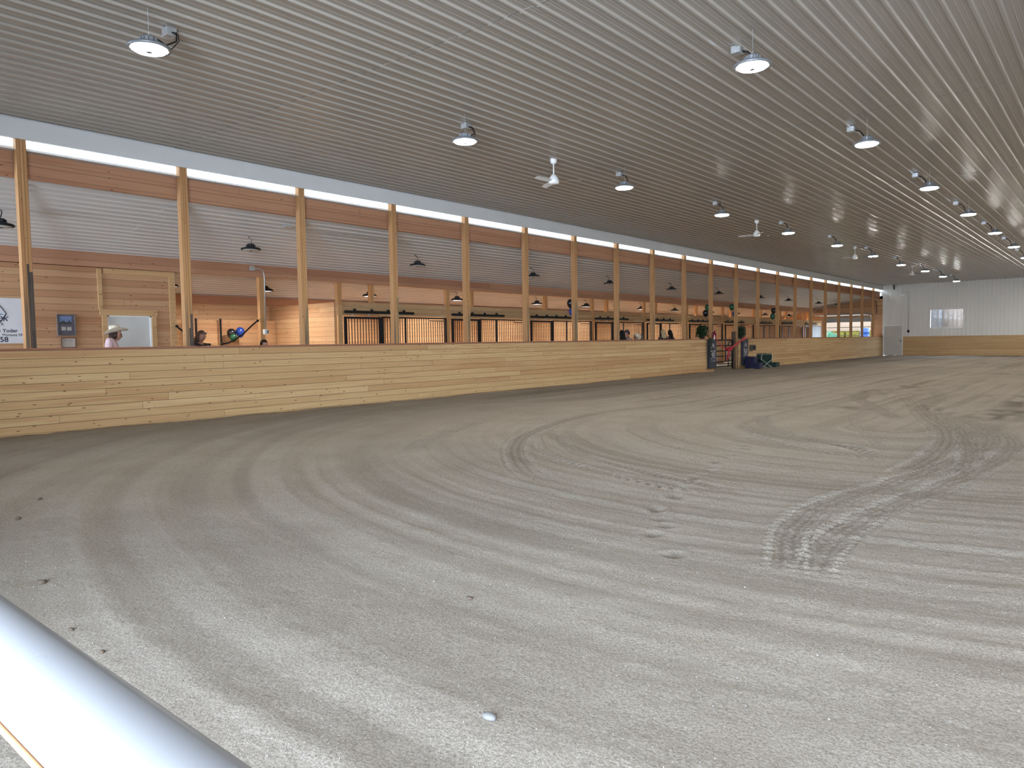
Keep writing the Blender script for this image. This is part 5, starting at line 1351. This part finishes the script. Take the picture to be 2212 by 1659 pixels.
for s in (-0.28, 0.28):
    f = MB().tube([(s, -0.26, 0.02), (s, 0.26, 0.46)], 0.014, 6).build('leg', M_tube, ch)
    f = MB().tube([(s, 0.26, 0.02), (s, -0.26, 0.46)], 0.014, 6).build('leg', M_tube, ch)
    MB().tube([(s, -0.28, 0.44), (s, -0.27, 0.66), (s, -0.2, 0.74), (s, 0.2, 0.74), (s, 0.28, 0.66), (s, 0.28, 0.44)], 0.014, 6).build('arm_frame', M_tube, ch)
    MB().bbox(s-0.03, s+0.03, -0.24, 0.24, 0.75, 0.775, 0.006).build('armrest', M_black, ch)
MB().box(-0.28, 0.28, -0.25, 0.25, 0.44, 0.455).build('seat', M_gfab, ch)
MB().box(-0.28, -0.265, -0.25, 0.25, 0.12, 0.72).box(0.245, 0.262, -0.25, 0.25, 0.14, 0.72).build('canvas_panel', M_gfab, ch)
bx = thing('hanging_box', 'small grey-green box hung on strings from the wall cap', 'box', (0.05, 31.75, 0.78))
MB().bbox(0, 0.12, 0, 0.42, 0, 0.24, 0.01).build('case', plain('grey_green_case', (0.075, 0.078, 0.07), 0.6), bx)
MB().tube([(0.02, 0.02, 0.24), (0.0, -0.22, 0.535)], 0.004, 4).tube([(0.02, 0.38, 0.24), (0.0, 0.05, 0.535)], 0.004, 4).build('string', M_black, bx)
MB().bbox(-0.0, 0.10, 0.03, 0.39, 0.03, 0.21, 0.005).build('flap', M_black, bx, False, (0.021, 0, 0))

# ------------------------------------------------------------------ clods and loose grit on the near sand
M_clod = plain('dark_clod', (0.10, 0.075, 0.055), 0.95, 0, 0.1, 0.4, 20)
M_stone2 = plain('pale_stone', (0.17, 0.165, 0.16), 0.8, 0, 0.3, 0.15, 10)
cp_ = [(8.35, 1.34, 0.022, 'dark dirt clod near the left corner of the sand, beside the rail'), (6.41, 1.77, 0.020, 'small dark clod far left on the near sand'), (9.23, 1.19, 0.012, 'tiny dark clod close to the pale rail'),
       (9.62, 1.18, 0.012, 'tiny dark clod nearest the pale rail'), (5.76, 2.11, 0.018, 'small brown clod below the kick wall at left'), (11.29, 1.81, 0.020, 'pale flat stone in the foreground sand'), (10.39, 2.66, 0.014, 'dark crumb in the middle foreground sand')]
for i, (x, y, r, lab) in enumerate(cp_):
    bm = bmesh.new(); bmesh.ops.create_icosphere(bm, subdivisions=2, radius=r)
    for v in bm.verts: v.co *= 1+0.35*noise.noise(v.co*70+Vector((i*5, 0, 0))); v.co.x *= 1.4; v.co.z *= 0.6
    o = MB().add_bm(bm).build('stone' if 'stone' in lab else 'dirt_clod', M_stone2 if 'stone' in lab else M_clod, None, True, (x, y, sand_z(x, y)+r*0.35)); tag(o, lab, 'clod' if 'clod' in lab or 'crumb' in lab else 'stone', 'clods on the sand')
gv = MB(); rg = random.Random(9)
for i in range(5200):
    u = rg.random(); y = 0.55+5.5*u*u; x = rg.uniform(6.5, 15.5)
    r = rg.uniform(0.0015, 0.0036)*(1.0 if rg.random() < 0.97 else 1.7); z = sand_z(x, y)+r*0.3
    q = [(x+r*rg.uniform(0.7, 1.3), y, z), (x, y+r*rg.uniform(0.7, 1.3), z), (x-r*rg.uniform(0.7, 1.3), y, z), (x, y-r*rg.uniform(0.7, 1.3), z)]
    n = len(gv.v); gv.v += q+[(x, y, z+r), (x, y, z-r)]
    for a in range(4):
        gv.f.append((n+a, n+(a+1) % 4, n+4)); gv.f.append((n+(a+1) % 4, n+a, n+5))
tag(gv.build('gravel', plain('loose_grit', (0.26, 0.245, 0.225), 0.9, 0, 0.2, 0.3, 40)), 'loose grit scattered over the near sand', 'gravel', None, 'stuff')
